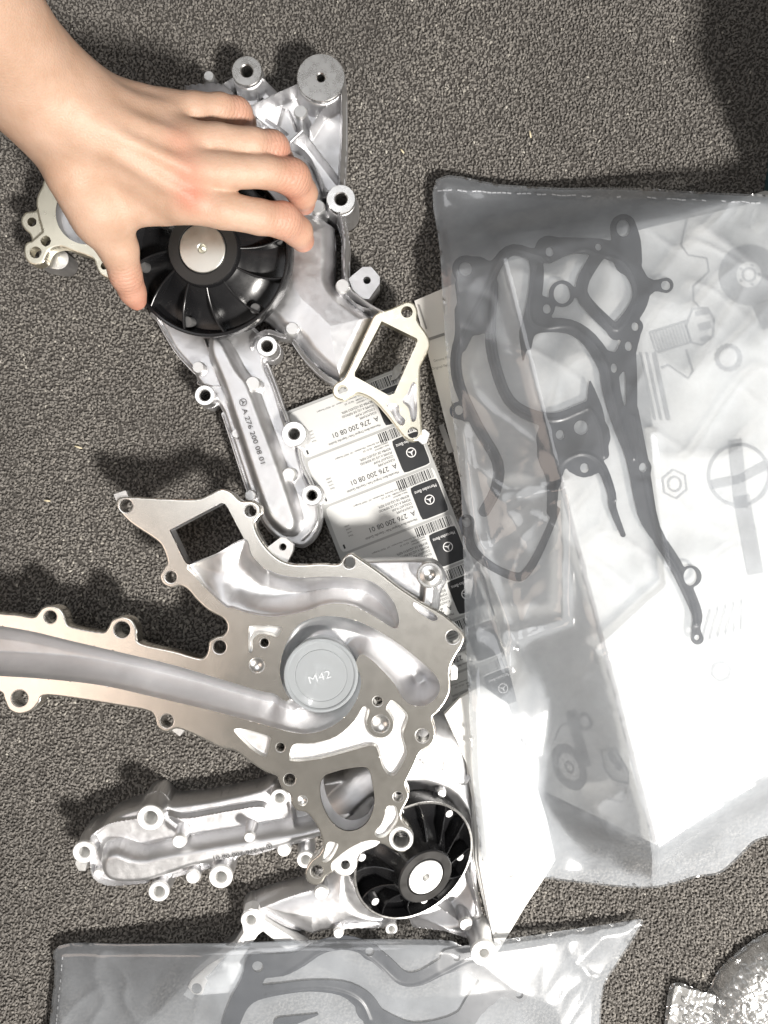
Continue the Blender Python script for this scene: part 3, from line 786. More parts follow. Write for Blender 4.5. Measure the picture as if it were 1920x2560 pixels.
# protective plastic cap pressed into the volute's shaft seat
RC = Ref(float(RB.z(B_cap[0], B_cap[1])))
cap = thing('protective_cap', 'round frosted plastic cap marked M42 in the middle of the upside-down pump', 'cap', tuple(RC.pos(np.float64(B_cap[0]), np.float64(B_cap[1]), -40.0)))
lathe('cap_shell', [(90, -46), (92, -4), (92, 8), (90, 11), (84, 11.5), (82, 9.5), (66, 9), (65, 8), (64, 8), (63, 9.2), (30, 9.4), (0.01, 9.4)], B_cap[0], B_cap[1], RC, M['cap'], cap, 72)
lathe('cap_rim', [(92.4, 5), (93, 8.5), (91, 12), (86, 12.4), (84, 10.5)], B_cap[0], B_cap[1], RC, M['cap'], cap, 72)
uc = np.array([0.955, -0.30]); vc = np.array([-0.30, -0.955])
text_on('cap_marking', 'M42', (B_cap[0] - 27, B_cap[1] + 21), uc, vc, 27, 56, RC, 10.6, M['cap_text'], cap)

# ================================================================== pump C (at the bottom, leaning)
RC2 = Ref(84, -0.05, -0.09, 700, 2150)
pC = thing('coolant_pump', 'silver coolant pump lying at the bottom with its tilted black pulley beside the white paper', 'coolant pump', tuple(W(np.float64(750), np.float64(2150), np.float64(5))), 'coolant pumps')
C_arm = spline(Z6((95, 560), (130, 505), (200, 470), (270, 415), (360, 375), (430, 350), (480, 290), (560, 275), (620, 330), (700, 330), (900, 300), (1140, 245), (1220, 200), (1320, 210), (1500, 200), (1750, 180), (1800, 380), (1600, 480), (1400, 560), (1240, 600), (1010, 640), (930, 770), (870, 720), (740, 745), (640, 760), (575, 850), (515, 790), (480, 770), (380, 795), (270, 792), (190, 745), (150, 670), (95, 640)), 4)
C_duct = spline(Z6((225, 620), (260, 545), (350, 520), (480, 555), (660, 520), (1310, 412), (1500, 370), (1700, 340), (1720, 440), (1450, 505), (1250, 560), (1000, 615), (750, 670), (560, 735), (430, 755), (310, 745), (245, 700)), 4)
C_body = spline(Z7((170, 900), (250, 860), (400, 815), (560, 775), (620, 720), (640, 600), (560, 400), (560, 300), (720, 150), (900, 20), (1080, -160), (1250, -180), (1420, -60), (1450, 200), (1460, 560), (1480, 860), (1500, 1000), (1400, 1090), (1250, 1070), (1090, 1020), (960, 1015), (880, 1030), (700, 1035), (660, 1060), (560, 1080), (480, 1090), (240, 965)), 4)
C_fl = Z6((1048, 960), (1062, 915), (1100, 898), (1140, 905), (1165, 935), (1175, 965), (1440, 1130), (1380, 1192), (1170, 1022), (1140, 1045), (1030, 1205), (1072, 1255), (1062, 1370), (800, 1392), (765, 1380), (742, 1345), (760, 1310), (850, 1230), (1000, 1130), (1062, 1035))
C_bosses = [(Z6(150, 558), 28, 13.5, 14), (Z6(532, 355), 32.5, 17, 20), (Z6(1265, 255), 22.5, 12, 8), (Z6(575, 790), 25.5, 14, 10), (Z6(933, 695), 29, 14, 18), (Z6(1415, 610), 21.5, 12, 8), (Z6(1100, 957), 24.5, 12, 6),
            (Z7(965, 1025), 15, 8, -4), (Z7(1470, 1058), 32, 11, 66)]
C_pins = [(Z6(702, 478), 18, 30), (Z6(1100, 452), 14, 32), (Z6(768, 712), 18, 6), (Z6(1292, 552), 18, 10), (Z6(215, 708), 12, -8), (Z7(660, 1028), 14, 10), (Z7(560, 800), 18, 8), (Z7(1385, 962), 17, 22), (Z7(1250, 222), 12, 16)]
C_ribs = [(spline(Z6((165, 500), (270, 430), (430, 400), (470, 380)), 4, False), 5, -2), (spline(Z6((620, 370), (720, 390), (900, 360), (1140, 320), (1185, 340)), 4, False), 6, 4), (spline(Z6((165, 640), (185, 735), (270, 780), (390, 775), (500, 765)), 4, False), 6, 0),
          (spline(Z6((590, 400), (640, 440), (700, 480)), 3, False), 5, 0), (Z6((640, 745), (740, 715), (850, 690)), 5, -4), (Z6((1000, 650), (1250, 575)), 5, -8), (Z6((1330, 330), (1350, 420)), 6, 16), (Z6((1330, 500), (1500, 470)), 6, 4),
          (Z7((1090, 1020), (1270, 1040), (1410, 1085)), 6, 0), (Z7((1220, 880), (1400, 1010)), 7, 4), (Z7((1420, 700), (1475, 960)), 6, 12), (spline(Z7((690, 1030), (800, 1022), (900, 1020), (960, 1000)), 4, False), 6, 2), (Z7((230, 965), (430, 1080)), 6, 0), (spline(Z7((210, 905), (400, 830), (560, 790)), 3, False), 6, 6),
          (Z7((1130, 40), (1250, 140), (1270, 40)), 8, 10), (spline(Z7((1280, 60), (1300, 150), (1380, 190), (1420, 150)), 4, False), 7, 6)]
def C_mask(X, Y):
    d = umin(sd_poly(X, Y, C_arm), sd_poly(X, Y, C_body), sd_poly(X, Y, C_fl) + 3)
    for c, ro, ri, t in C_bosses: d = smin(d, sd_circ(X, Y, c, ro + 1.5), 7)
    for c, r, t in C_pins: d = smin(d, sd_circ(X, Y, c, r + 2), 5)
    for c, ro, ri, t in C_bosses: d = np.maximum(d, -sd_circ(X, Y, c, ri + 0.8))
    d = np.maximum(d, -sd_circ(X, Y, Z6(790, 1352), 13))
    d = np.maximum(d, -sd_poly(X, Y, spline(Z6((1160, 1035), (1370, 1190), (1290, 1330), (1080, 1330), (1085, 1250), (1045, 1205)), 1)))
    return d
def C_height(X, Y):
    h = np.full(X.shape, -46.0)
    h = np.maximum(h, -46 + 22 * dome(sd_poly(X, Y, C_arm), 10))
    h = smax(h, -46 + 72 * dome(sd_poly(X, Y, C_duct), 27), 8)
    b = sd_poly(X, Y, C_body)
    h = smax(h, -46 + 46 * dome(b, 60) + 10 * ss(-b / 150), 6)
    h = smin(h, -44 + 0.9 * np.maximum(0, sd_circ(X, Y, Z7(1110, 640), 150)), 10)
    for P, r, t in C_ribs: h = smax(h, -46 + (46 + t) * rise(sd_line(X, Y, P, r - 2), 15), 5)
    for c, ro, ri, t in C_bosses: h = smax(h, -48 + (46 + t) * rise(sd_circ(X, Y, c, ro - 2), 10), 7)
    for c, r, t in C_pins: h = smax(h, -48 + (45 + t) * rise(sd_circ(X, Y, c, r), 10), 5)
    f = sd_poly(X, Y, C_fl)
    h = np.maximum(h, -46 + 44 * rise(f, 5) - 6 * rise(sd_line(X, Y, spline(Z6((850, 1290), (890, 1265), (900, 1255), (950, 1250), (955, 1215)), 3, False), 3), 5))
    return h + cast_noise(X, Y, 14)
sheet('housing', (180, 1790, 1260, 2500), 1.7, C_mask, C_height, RC2, lambda x, y: -RC2.z(x, y) + 3, M['cast'], pC, 60)
C_groove = spline(Z6((850, 1290), (890, 1265), (900, 1255), (950, 1250), (955, 1215)), 3, False)
sheet('outlet_flange', (440, 2260, 790, 2510), 2.0, lambda X, Y: np.maximum(np.maximum(sd_poly(X, Y, C_fl) - 1, -sd_circ(X, Y, Z6(790, 1352), 13)), -sd_circ(X, Y, Z6(1100, 957), 14)),
      lambda X, Y: 6 - 1.8 * (1 - dome(sd_poly(X, Y, C_fl), 4)) - 5 * rise(sd_line(X, Y, C_groove, 3), 5) - 4 * rise(sd_line(X, Y, Z6((860, 1352), (1050, 1335)), 3), 5), RC2, -30, M['cast_glare'], pC, 50)
for c, ro, ri, t in C_bosses: boss(pC, RC2, c[0], c[1], ro, ri, t + 2, t - 8, 'cast_lit', deep=-55)
for c, r, t in C_pins: pin(pC, RC2, c[0], c[1], r - 1.5, t + 2.5, t - 6, 'cast_lit')
for P in (Z6((95, 620), (150, 640), (140, 690), (105, 690), (85, 650)), Z6((735, 1375), (778, 1392), (755, 1435), (710, 1408))):
    P = np.array(P)
    sheet('locating_tab', (P[:, 0].min() - 4, P[:, 1].min() - 4, P[:, 0].max() + 4, P[:, 1].max() + 4), 1.6, lambda X, Y, P=P: sd_poly(X, Y, P) - 1, -6, RC2, -30, M['cast_bright'], pC, 50)
uq = np.array([-0.985, 0.175]); vq = np.array([0.175, 0.985])
text_on('etched_number', 'A 276 200 08 01', Z6(1185, 515), uq, vq, 14, 128, RC2, 29.2, M['etched'], pC)
P, T = star_emblem(Z6(1212, 508), uq, vq, 7, 1.4)
flat('etched_emblem', P, T, RC2, 29.2, M['etched'], pC)
nC = np.array([0.38, -0.22, 0.90])
pulley(pC, Ref(122), *Z7(1100, 628), 163, nC, 0.30, 12, 58, 6, 'ring', 0.45, 0.44, 0.28, depth=50, disc_mat='cast_bright')
# ================================================================== sheet of part stickers
LO = np.array(Z8(52, 462))                       # its upper left corner in the photo
th = math.radians(21.3)
e_r = np.array([math.cos(th), -math.sin(th)])    # along a sticker, to the right and up
e_d = np.array([math.sin(th), math.cos(th)])     # down the sheet
SW, SH, NST = 297.0, 126.5, 7
def label_z(x, y):
    s = (x - LO[0]) * e_r[0] + (y - LO[1]) * e_r[1]; t = (x - LO[0]) * e_d[0] + (y - LO[1]) * e_d[1]
    return 13 + 5 * np.sin(t / 160.0 + 0.6) + 9 * ((s / SW) - 0.5) ** 2 + 4 * np.sin(t / 90 + s / 120)
RL = Ref(fn=label_z)
def Lp(s, t): return LO + np.outer(np.atleast_1d(s), e_r) + np.outer(np.atleast_1d(t), e_d)
def grid_patch(name, s0, s1, t0, t1, h, mat, parent, step=12, corner=0):
    ns = max(2, int((s1 - s0) / step) + 1); nt_ = max(2, int((t1 - t0) / step) + 1)
    S, T = np.meshgrid(np.linspace(s0, s1, ns), np.linspace(t0, t1, nt_), indexing='ij')
    if corner:      # pull the four corners in for a rounded look
        for i, j, ds, dt in ((0, 0, 1, 1), (-1, 0, -1, 1), (0, -1, 1, -1), (-1, -1, -1, -1)):
            S[i, j] += ds * corner; T[i, j] += dt * corner
    P = Lp(S.ravel(), T.ravel())
    i, j = np.meshgrid(np.arange(ns - 1), np.arange(nt_ - 1), indexing='ij')
    a = (i * nt_ + j).ravel()
    q = np.stack([a, a + 1, a + nt_ + 1, a + nt_], -1)
    return mesh(name, RL.pos(P[:, 0], P[:, 1], np.full(len(P), h)), [q], mat, parent, 60)
sheet_o = thing('label_sheet', 'backing strip of silver white part stickers lying under the pumps', 'label sheet', tuple(W(np.float64(LO[0] + 150), np.float64(LO[1] + 300), np.float64(8))))
backing = grid_patch('backing_strip', -6, SW + 4, -4, SH * NST + 40, 0.0, M['liner'], sheet_o)
rsb = random.Random(4)
bars = []
xx = 0.0
while xx < 92:
    w_ = rsb.choice((1.0, 1.0, 1.6, 2.4, 3.2)); bars.append((xx, w_)); xx += w_ + rsb.choice((0.9, 1.3, 2.0, 2.8))
def lbl_text(name, body, s_right, t_up, size, width, parent):
    """upside-down print: reading runs to the left, letters stand towards the bottom of the photo"""
    V, T = text_geo(body)
    w = V[:, 0].max() - V[:, 0].min()
    s = s_right - (V[:, 0] - V[:, 0].min()) * (width / w)
    t = t_up + V[:, 1] * size
    P = Lp(s, t)
    return mesh(name, RL.pos(P[:, 0], P[:, 1], np.full(len(P), 1.3)), [T], M['print_black'], parent, 0)
for k in range(NST):
    t0 = k * SH
    st = grid_patch('sticker', 4, SW - 3, t0 + 3, t0 + SH - 3, 0.7, M['sticker'], sheet_o, 12, 3)
    pn = grid_patch('logo_panel', SW - 77, SW - 5, t0 + 33, t0 + SH - 6, 1.1, M['print_black'], st, 12, 2)
    # barcode bars, one print
    V = []; F = []
    for b0, w_ in bars:
        s_a = SW - 10 - b0; i = len(V)
        for s_, t_ in ((s_a - w_, t0 + 5), (s_a, t0 + 5), (s_a, t0 + 30), (s_a - w_, t0 + 30)):
            p = Lp(s_, t_)[0]; V.append(RL.pos(p[0], p[1], 1.2))
        F.append((i, i + 3, i + 2, i + 1))
    mesh('barcode', np.array(V), [np.array(F)], M['print_black'], st, 0)
    lbl_text('maker_line', 'Mercedes-Benz Original-Teile / Geprüfte Qualität', SW - 88, t0 + SH - 17, 8.2, 138, st)
    lbl_text('part_number', 'A  276 200 08 01', SW - 86, t0 + SH - 37, 17.5, 122, st)
    for j, (tx, wv) in enumerate((('KÜHLM.PUMPE', 44), ('COOLANT PUMP', 52), ('POMPE A LIQ DE REFROID', 84), ('BOMBA DE LIQUIDO REFR.', 82))):
        lbl_text('name_line', tx, SW - 86, t0 + SH - 50 - 9.6 * j, 8.4, wv, st)
    lbl_text('origin_line', 'Made in GERMANY', SW - 86, t0 + SH - 88, 5.4, 38, st)
    lbl_text('origin_line', '00822102084   02 01 23', SW - 86, t0 + SH - 95, 5.4, 66, st)
    lbl_text('address_line', 'Daimler AG, Germany  Mercedesstr. 137  70327 Stuttgart', SW - 86, t0 + SH - 103, 5.4, 138, st)
    lbl_text('quantity', '1', 17, t0 + SH - 22, 16, 4.5, st)
    for j, tx in enumerate(('Stück', 'unit', 'unité', 'unidad')):
        lbl_text('unit_line', tx, 46, t0 + SH - 38 - 8.5 * j, 5.6, 12, st)
    # white emblem and name on the black panel
    cs, ct = SW - 41, t0 + 78
    P0 = Lp(cs, ct)[0]
    P, T = star_emblem(P0, -e_r, e_d, 12.5, 2.2)
    mesh('emblem', RL.pos(P[:, 0], P[:, 1], np.full(len(P), 1.7)), [T], M['print_white'], pn, 0)
    V, T = text_geo('Mercedes-Benz')
    w = V[:, 0].max() - V[:, 0].min()
    P = Lp(SW - 12 - (V[:, 0] - V[:, 0].min()) * (58 / w), t0 + 46 + V[:, 1] * 11.5)
    mesh('maker_name', RL.pos(P[:, 0], P[:, 1], np.full(len(P), 1.7)), [T], M['print_white'], pn, 0)
# a torn bit of clear tape at the sheet's upper end
tp = np.array(Z8((985, 75), (1030, 38), (1050, 60), (1045, 115), (1005, 165), (960, 180)))
sheet('tape_end', (965, 905, 1010, 955), 2, lambda X, Y: sd_poly(X, Y, tp) - 1, lambda X, Y: 6 + 6 * vnoise(X / 14, Y / 14, 2), RL, 4, M['liner'], sheet_o, 60)

# ================================================================== parts carton under the big bag
T1, T2, T3, T4 = (1262, 655, 150), (1640, 2112, 150), (2300, 1690, 150), (2250, 420, 150)
B1, B2 = (1036, 752, 14), (1348, 1972, 14)
B3, B4 = (2300, 1750, 6), (2220, 380, 6)
cart = thing('parts_carton', 'white carton printed with grey drawings of car parts under the large clear bag', 'carton', tuple(W(np.float64(1500), np.float64(1300), np.float64(4))))
def Wc(p): return W(np.float64(p[0]), np.float64(p[1]), np.float64(p[2]))
def quad(name, a, b, c, d, mat, parent, n=10, warp=0.0, off=0.0):
    A, B_, C_, D_ = Wc(a), Wc(b), Wc(c), Wc(d)
    nn = np.cross(B_ - A, D_ - A); nn /= np.linalg.norm(nn)
    V = []
    for i in range(n + 1):
        for j in range(n + 1):
            u_, v_ = i / n, j / n
            p = A * (1 - u_) * (1 - v_) + B_ * u_ * (1 - v_) + C_ * u_ * v_ + D_ * (1 - u_) * v_
            V.append(p + nn * (off + warp * K * (vnoise(u_ * 4, v_ * 4, 3) - 0.5) * (4 * u_ * (1 - u_)) * (4 * v_ * (1 - v_))))
    i, j = np.meshgrid(np.arange(n), np.arange(n), indexing='ij'); s = (i * (n + 1) + j).ravel()
    return mesh(name, np.array(V), [np.stack([s, s + n + 1, s + n + 2, s + 1], -1)], mat, parent, 60)
quad('top_panel', T1, T2, T3, T4, M['carton'], cart, 12, 5)
quad('side_panel', B1, B2, T2, T1, M['carton'], cart, 12, 5)
quad('end_panel', B2, B3, T3, T2, M['carton'], cart, 4)
quad('back_panel', B4, B1, T1, T4, M['carton'], cart, 4)
# dark strip along the fold between top and side
def strip(name, pts, w, mat, parent, lift=0.6):
    V = []
    for i, p in enumerate(pts):
        a = Wc(pts[max(i - 1, 0)]); b = Wc(pts[min(i + 1, len(pts) - 1)])
        t = (b - a) / np.linalg.norm(b - a); q = np.cross(t, [0, 0, 1.0])
        c = Wc(p)
        for o_, z_ in ((-w, -1.5), (0, lift), (w, 0)): V.append(c + q * o_ * K + np.array([0, 0, z_ * K]))
    f = []
    for i in range(len(pts) - 1):
        for j in range(2):
            s = i * 3 + j; f.append((s, s + 1, s + 4, s + 3))
    return mesh(name, np.array(V), [np.array(f)], mat, parent, 60)
rr = np.random.RandomState(2)
strip('dark_fold', [(T1[0] + (T2[0] - T1[0]) * t + rr.normal(0, 0.7), T1[1] + (T2[1] - T1[1]) * t, 151.0) for t in np.linspace(0.004, 0.996, 60)], 5.0, M['crease'], cart)
# printed drawings: each a flat print on its panel
RT = Ref(152.4)
def side_z(x, y):   # the sloping side panel, as a sheet height
    a = np.array(B1[:2]); d = np.array(B2[:2]) - a; L = np.hypot(*d); d = d / L
    s = (x - a[0]) * d[1] - (y - a[1]) * d[0]
    wtop = (T1[0] - a[0]) * d[1] - (T1[1] - a[1]) * d[0]
    return 14 + np.clip(s / wtop, -0.3, 1.0) * 137 + 2.6
RS = Ref(fn=side_z)
def outline(name, P, w, ref, closed=False, mat='print_grey', sub=3):
    P = spline(P, sub, closed) if sub > 1 else np.array(P, float)
    if closed: P = np.concatenate([P, P[:1]])
    V = []; n = len(P)
    for i in range(n):
        a = P[max(i - 1, 0)]; b = P[min(i + 1, n - 1)]
        if closed and i in (0, n - 1): a, b = P[-2], P[1]
        t = (b - a) / max(np.hypot(*(b - a)), 1e-6); q = np.array([-t[1], t[0]])
        V += [P[i] - q * w / 2, P[i] + q * w / 2]
    f = [(2 * i, 2 * i + 1, 2 * i + 3, 2 * i + 2) for i in range(n - 1)]
    return flat(name, V, np.array(f)[:, ::-1], ref, 0, M[mat], cart)
def annulus(name, c, r0, r1, ref, sx=1.0, rot=0.0, teeth=0):
    N = 48 if not teeth else teeth * 4
    V = []
    for i in range(N):
        a = 2 * math.pi * i / N
        k = 1.0 + (0.07 if teeth and (i // 2) % 2 else 0)
        for r in (r0, r1 * k):
            x, y = r * math.cos(a) * sx, r * math.sin(a)
            V.append((c[0] + x * math.cos(rot) - y * math.sin(rot), c[1] + x * math.sin(rot) + y * math.cos(rot)))
    f = []
    for i in range(N):
        a, b = 2 * i, 2 * ((i + 1) % N)
        f.append((a, b, b + 1, a + 1))
    return flat(name, V, np.array(f), ref, 0, M['print_grey'], cart)
annulus('printed_brake_disc', Z9(1570, 515), 33, 76, RT); annulus('printed_brake_disc', Z9(1570, 515), 14, 18, RT)
for k in range(5): annulus('printed_stud', (Z9(1570, 515)[0] + 25 * math.cos(k * 1.257), Z9(1570, 515)[1] + 25 * math.sin(k * 1.257)), 0.3, 3.4, RT)
annulus('printed_gear', Z9(1470, 915), 24, 33, RT, teeth=16)
annulus('printed_steering_wheel', Z9(1520, 1480), 72, 80, RT)
for a0 in (-0.35, 2.8): outline('printed_spoke', [Z9(1520, 1500), (Z9(1520, 1480)[0] + 74 * math.cos(a0), Z9(1520, 1480)[1] + 74 * math.sin(a0))], 22, RT, sub=1)
outline('printed_spoke', Z9((1500, 1310), (1530, 1640)), 34, RT, sub=1)
for r in (26, 13): outline('printed_nut', [(Z9(1210, 1525)[0] + r * 1.25 * math.cos(k * math.pi / 3 + 0.4), Z9(1210, 1525)[1] + r * 1.4 * math.sin(k * math.pi / 3 + 0.4)) for k in range(6)], 4, RT, True, sub=1 if r > 20 else 4)
# bolt
outline('printed_bolt_head', Z9((1295, 680), (1370, 675), (1400, 730), (1395, 810), (1340, 855), (1290, 840), (1265, 760)), 5, RT, True, sub=1)
outline('printed_bolt_head', Z9((1310, 705), (1375, 690)), 12, RT, sub=1); outline('printed_bolt_head', Z9((1325, 770), (1385, 755)), 18, RT, sub=1); outline('printed_bolt_head', Z9((1335, 830), (1380, 815)), 10, RT, sub=1)
outline('printed_bolt_shank', Z9((1085, 795), (1270, 735)), 4, RT, sub=1); outline('printed_bolt_shank', Z9((1125, 890), (1290, 840)), 4, RT, sub=1)
for i in range(12): outline('printed_thread', [Z9(1090 + i * 15, 795 - i * 4.8), Z9(1120 + i * 15, 885 - i * 4.6)], 4, RT, sub=1)
outline('printed_profile', Z9((1270, 240), (1240, 370), (1275, 420), (1365, 435), (1375, 500), (1300, 570), (1300, 640), (1330, 670)), 4, RT, sub=1)
outline('printed_profile', Z9((1145, 965), (1180, 950), (1275, 1015), (1298, 980), (1265, 875)), 5, RT, sub=1)
for x0 in (1045, 1075, 1110): outline('printed_stripe', Z9((x0, 890), (x0 + 70, 1215)), 10 if x0 > 1100 else 6, RT, sub=1)
outline('printed_block', Z9((1020, 905), (1075, 1250)), 30, RT, sub=1)
outline('printed_stripe', Z9((1640, 640), (1690, 760)), 60, RT, sub=1)
outline('printed_block', Z10((1530, -80), (1600, 300)), 40, RT, sub=1)
outline('printed_spring', [Z10(1340 + (i % 2) * 22 + i * 19, 480 - (i % 2) * 8 + (0 if i % 2 else 150) - i * 6) for i in range(11)], 4, RT, sub=1)
annulus('printed_nut', Z10(1435, 770), 20, 25, RT, teeth=6)
# the same drawings again on the side panel
annulus('printed_brake_disc', Z10(700, 1230), 38, 62, RS, 0.62, -0.45); annulus('printed_brake_disc', Z10(700, 1230), 12, 16, RS, 0.62, -0.45)
annulus('printed_gear', Z10(775, 1010), 15, 23, RS, 0.75, -0.4, teeth=14)
outline('printed_bolt_head', Z10((855, 1150), (920, 1140), (985, 1250), (985, 1310), (910, 1290), (870, 1230)), 5, RS, True, sub=1)
outline('printed_bolt_head', Z10((890, 1160), (950, 1240)), 14, RS, sub=1)
outline('printed_profile', Z10((890, 1385), (960, 1400), (975, 1330)), 3, RS, sub=1)
outline('printed_stripe', Z10((705, 960), (780, 1230)), 26, RS, sub=1); outline('printed_arc', Z10((630, 1100), (660, 1030), (720, 1020), (760, 1060)), 4, RS)
outline('printed_stripe', Z8((1390, 560), (1480, 800)), 14, RS, sub=1)
outline('printed_stripe', [(1072, 848), (1112, 835)], 7, RS, sub=1); outline('printed_stripe', [(1047, 762), (1066, 822)], 4, RS, sub=1)
for i, (tx, px) in enumerate((('Genuine Parts', (1085, 905)), ('Original-Teile', (1080, 925)))):
    text_on('printed_line', tx, px, np.array([0.97, -0.24]), np.array([-0.24, -0.97]), 9, 46, RS, 0.3, M['print_grey'], cart)

# ================================================================== folded white paper beside the tilted pulley
paper = thing('folded_paper', 'folded sheets of blank white paper ending in a point beside the tilted black pulley', 'paper', tuple(W(np.float64(1250), np.float64(2050), np.float64(40))))
def paper_z(x, y): return 92 - 0.05 * (x - 1190) - 0.15 * (y - 1900)
P_base = np.array([(1113, 1790), (1150, 1750), (1205, 1715), (1270, 1760), (1345, 1975), (1368, 2050), (1388, 2150), (1310, 2275), (1242, 2384), (1222, 2290), (1198, 2160), (1192, 2020), (1172, 1925), (1145, 1860)], float)
for i, (dx, dz) in enumerate(((0, 0), (-7, -9), (-13, -18))):
    Q = P_base.copy(); Q[:, 0] += dx * (Q[:, 0] < 1260) * np.sin(np.clip((Q[:, 1] - 1760) / 620, 0, 1) * math.pi)
    Q = np.concatenate([Q])
    sheet('paper_leaf', (1090, 1690, 1395, 2390), 5, lambda X, Y, Q=Q: sd_poly(X, Y, Q), lambda X, Y, dz=dz: dz + 9 * (vnoise(X / 110, Y / 110, 3) - 0.5) - 10 * ss((1215 - X) / 40), Ref(fn=paper_z), lambda x, y, dz=dz: dz - 1.2 + 9 * (vnoise(x / 110, y / 110, 3) - 0.5) - 10 * ss((1215 - x) / 40), M['paper'], paper, 60)

# ================================================================== clear bags and the gaskets inside them
def tline(x, y):     # distance to the right of the carton's upper left fold
    d = np.array([T2[0] - T1[0], T2[1] - T1[1]], float); d /= np.hypot(*d)
    return (x - T1[0]) * d[1] - (y - T1[1]) * d[0]
def bag1_z(x, y):
    s = tline(x, y)
    z = 172 - 0.30 * np.maximum(0, -s) - 4 * ss(-s / 40)
    # beyond the carton's ends the film sags to the floor
    end = np.clip((y - (2112 - 0.64 * np.maximum(0, x - 1640) - 0.45 * np.maximum(0, 1640 - x))) / 130, 0, 1)
    up = np.clip(((655 - 0.24 * (x - 1262)) - y) / 170, 0, 1)
    z = z * (1 - 0.62 * ss(end)) * (1 - 0.72 * ss(up))
    return smax(z, (paper_z(x, y) + 24) * ss((y - 1380) / 430) * ss((1600 - x) / 300), 24)      # lifted by the paper it lies on
B1_out = spline([(1090, 450), (1100, 640), (1112, 850), (1132, 1050), (1150, 1200), (1158, 1400), (1162, 1560), (1170, 1720), (1182, 1950), (1196, 2090), (1225, 2180), (1366, 2196), (1500, 2212), (1620, 2220), (1690, 2208), (1740, 2192), (1800, 2182), (1850, 2140), (1885, 2105), (1930, 2090), (2100, 2050), (2110, 1300), (2100, 500), (1920, 489), (1760, 482), (1640, 474), (1500, 470), (1400, 471), (1250, 462)], 4)
def crumple(X, Y, seed, a):
    c = 0
    for k, (sc, am) in enumerate(((210, 1.0), (110, 0.55), (52, 0.10))):
        ang = 0.5 + seed + k
        u_ = X * math.cos(ang) + Y * math.sin(ang); v_ = -X * math.sin(ang) + Y * math.cos(ang)
        c = c + am * (ridged(u_ / sc, v_ / (sc * 1.9), seed + k) ** 2 - 0.4)
    u_ = X * 0.8 + Y * 0.6; v_ = -X * 0.6 + Y * 0.8
    c = c + 0.22 * (ridged(u_ / 70, v_ / 190, seed + 5) ** 9 + ridged(v_ / 80, u_ / 210, seed + 8) ** 9)
    return a * c
def bag1_h(X, Y):
    amp = 5 + 15 * np.exp(-((X - 1240) ** 2 / 150 ** 2 + (Y - 1420) ** 2 / 230 ** 2)) + 6 * np.exp(-((X - 1900) ** 2 + (Y - 560) ** 2) / 120 ** 2)
    # long soft folds running down the left side, and one beside the sharp fold in the middle
    d1 = sd_line(X, Y, [(1145, 1080), (1190, 1330), (1270, 1560), (1275, 1660)], 0)
    d2 = sd_line(X, Y, [(1640, 1100), (1680, 1480), (1500, 1640)], 0)
    d3 = sd_line(X, Y, [(1270, 1250), (1420, 1220), (1420, 1560), (1290, 1600)], 0)
    edge = sd_poly(X, Y, B1_out)
    return (13 + crumple(X, Y, 1, 1.0) * amp * 0.8 + 11 * np.exp(-(d1 / 16) ** 2) + 6 * np.exp(-(d2 / 12) ** 2) + 8 * np.exp(-(d3 / 14) ** 2)) * (0.25 + 0.75 * ss(-edge / 30))
RBAG1 = Ref(fn=bag1_z)
bag1 = thing('plastic_bag', 'large clear plastic bag holding a dark metal gasket over the white carton', 'plastic bag', tuple(W(np.float64(1500), np.float64(1300), np.float64(60))), 'clear bags with gaskets')
sheet('front_film', (1080, 440, 2115, 2230), 7, lambda X, Y: sd_poly(X, Y, B1_out), bag1_h, RBAG1, lambda x, y: 0 * x - 1.0, M['film'], bag1, 180, False)
sheet('back_film', (1080, 440, 2115, 2230), 14, lambda X, Y: sd_poly(X, Y, B1_out) + 2, lambda X, Y: 0 * X - 3.5, RBAG1, -4, M['film_back'], bag1, 180, False)
# heat-welded seam along the upper end
sp = []
for t in np.linspace(0, 1, 70):
    sp.append((1093 + t * 850, 481 + 36 * t + 1.2 * math.sin(t * 90)))
for i in range(0, 68):
    if rr.rand() < 0.30: continue
    a, b = sp[i], sp[i + 1]
    P = np.array([(a[0], a[1] - 2), (b[0] - 2, b[1] - 2), (b[0] - 2, b[1] + 2), (a[0], a[1] + 2)])
    hs = bag1_h(P[:, 0], P[:, 1]) + 2.5 + rr.uniform(0, 2)
    mesh('seam_weld', RBAG1.pos(P[:, 0], P[:, 1], hs), [np.array([[0, 3, 2, 1]])], M['seam'], bag1, 0)

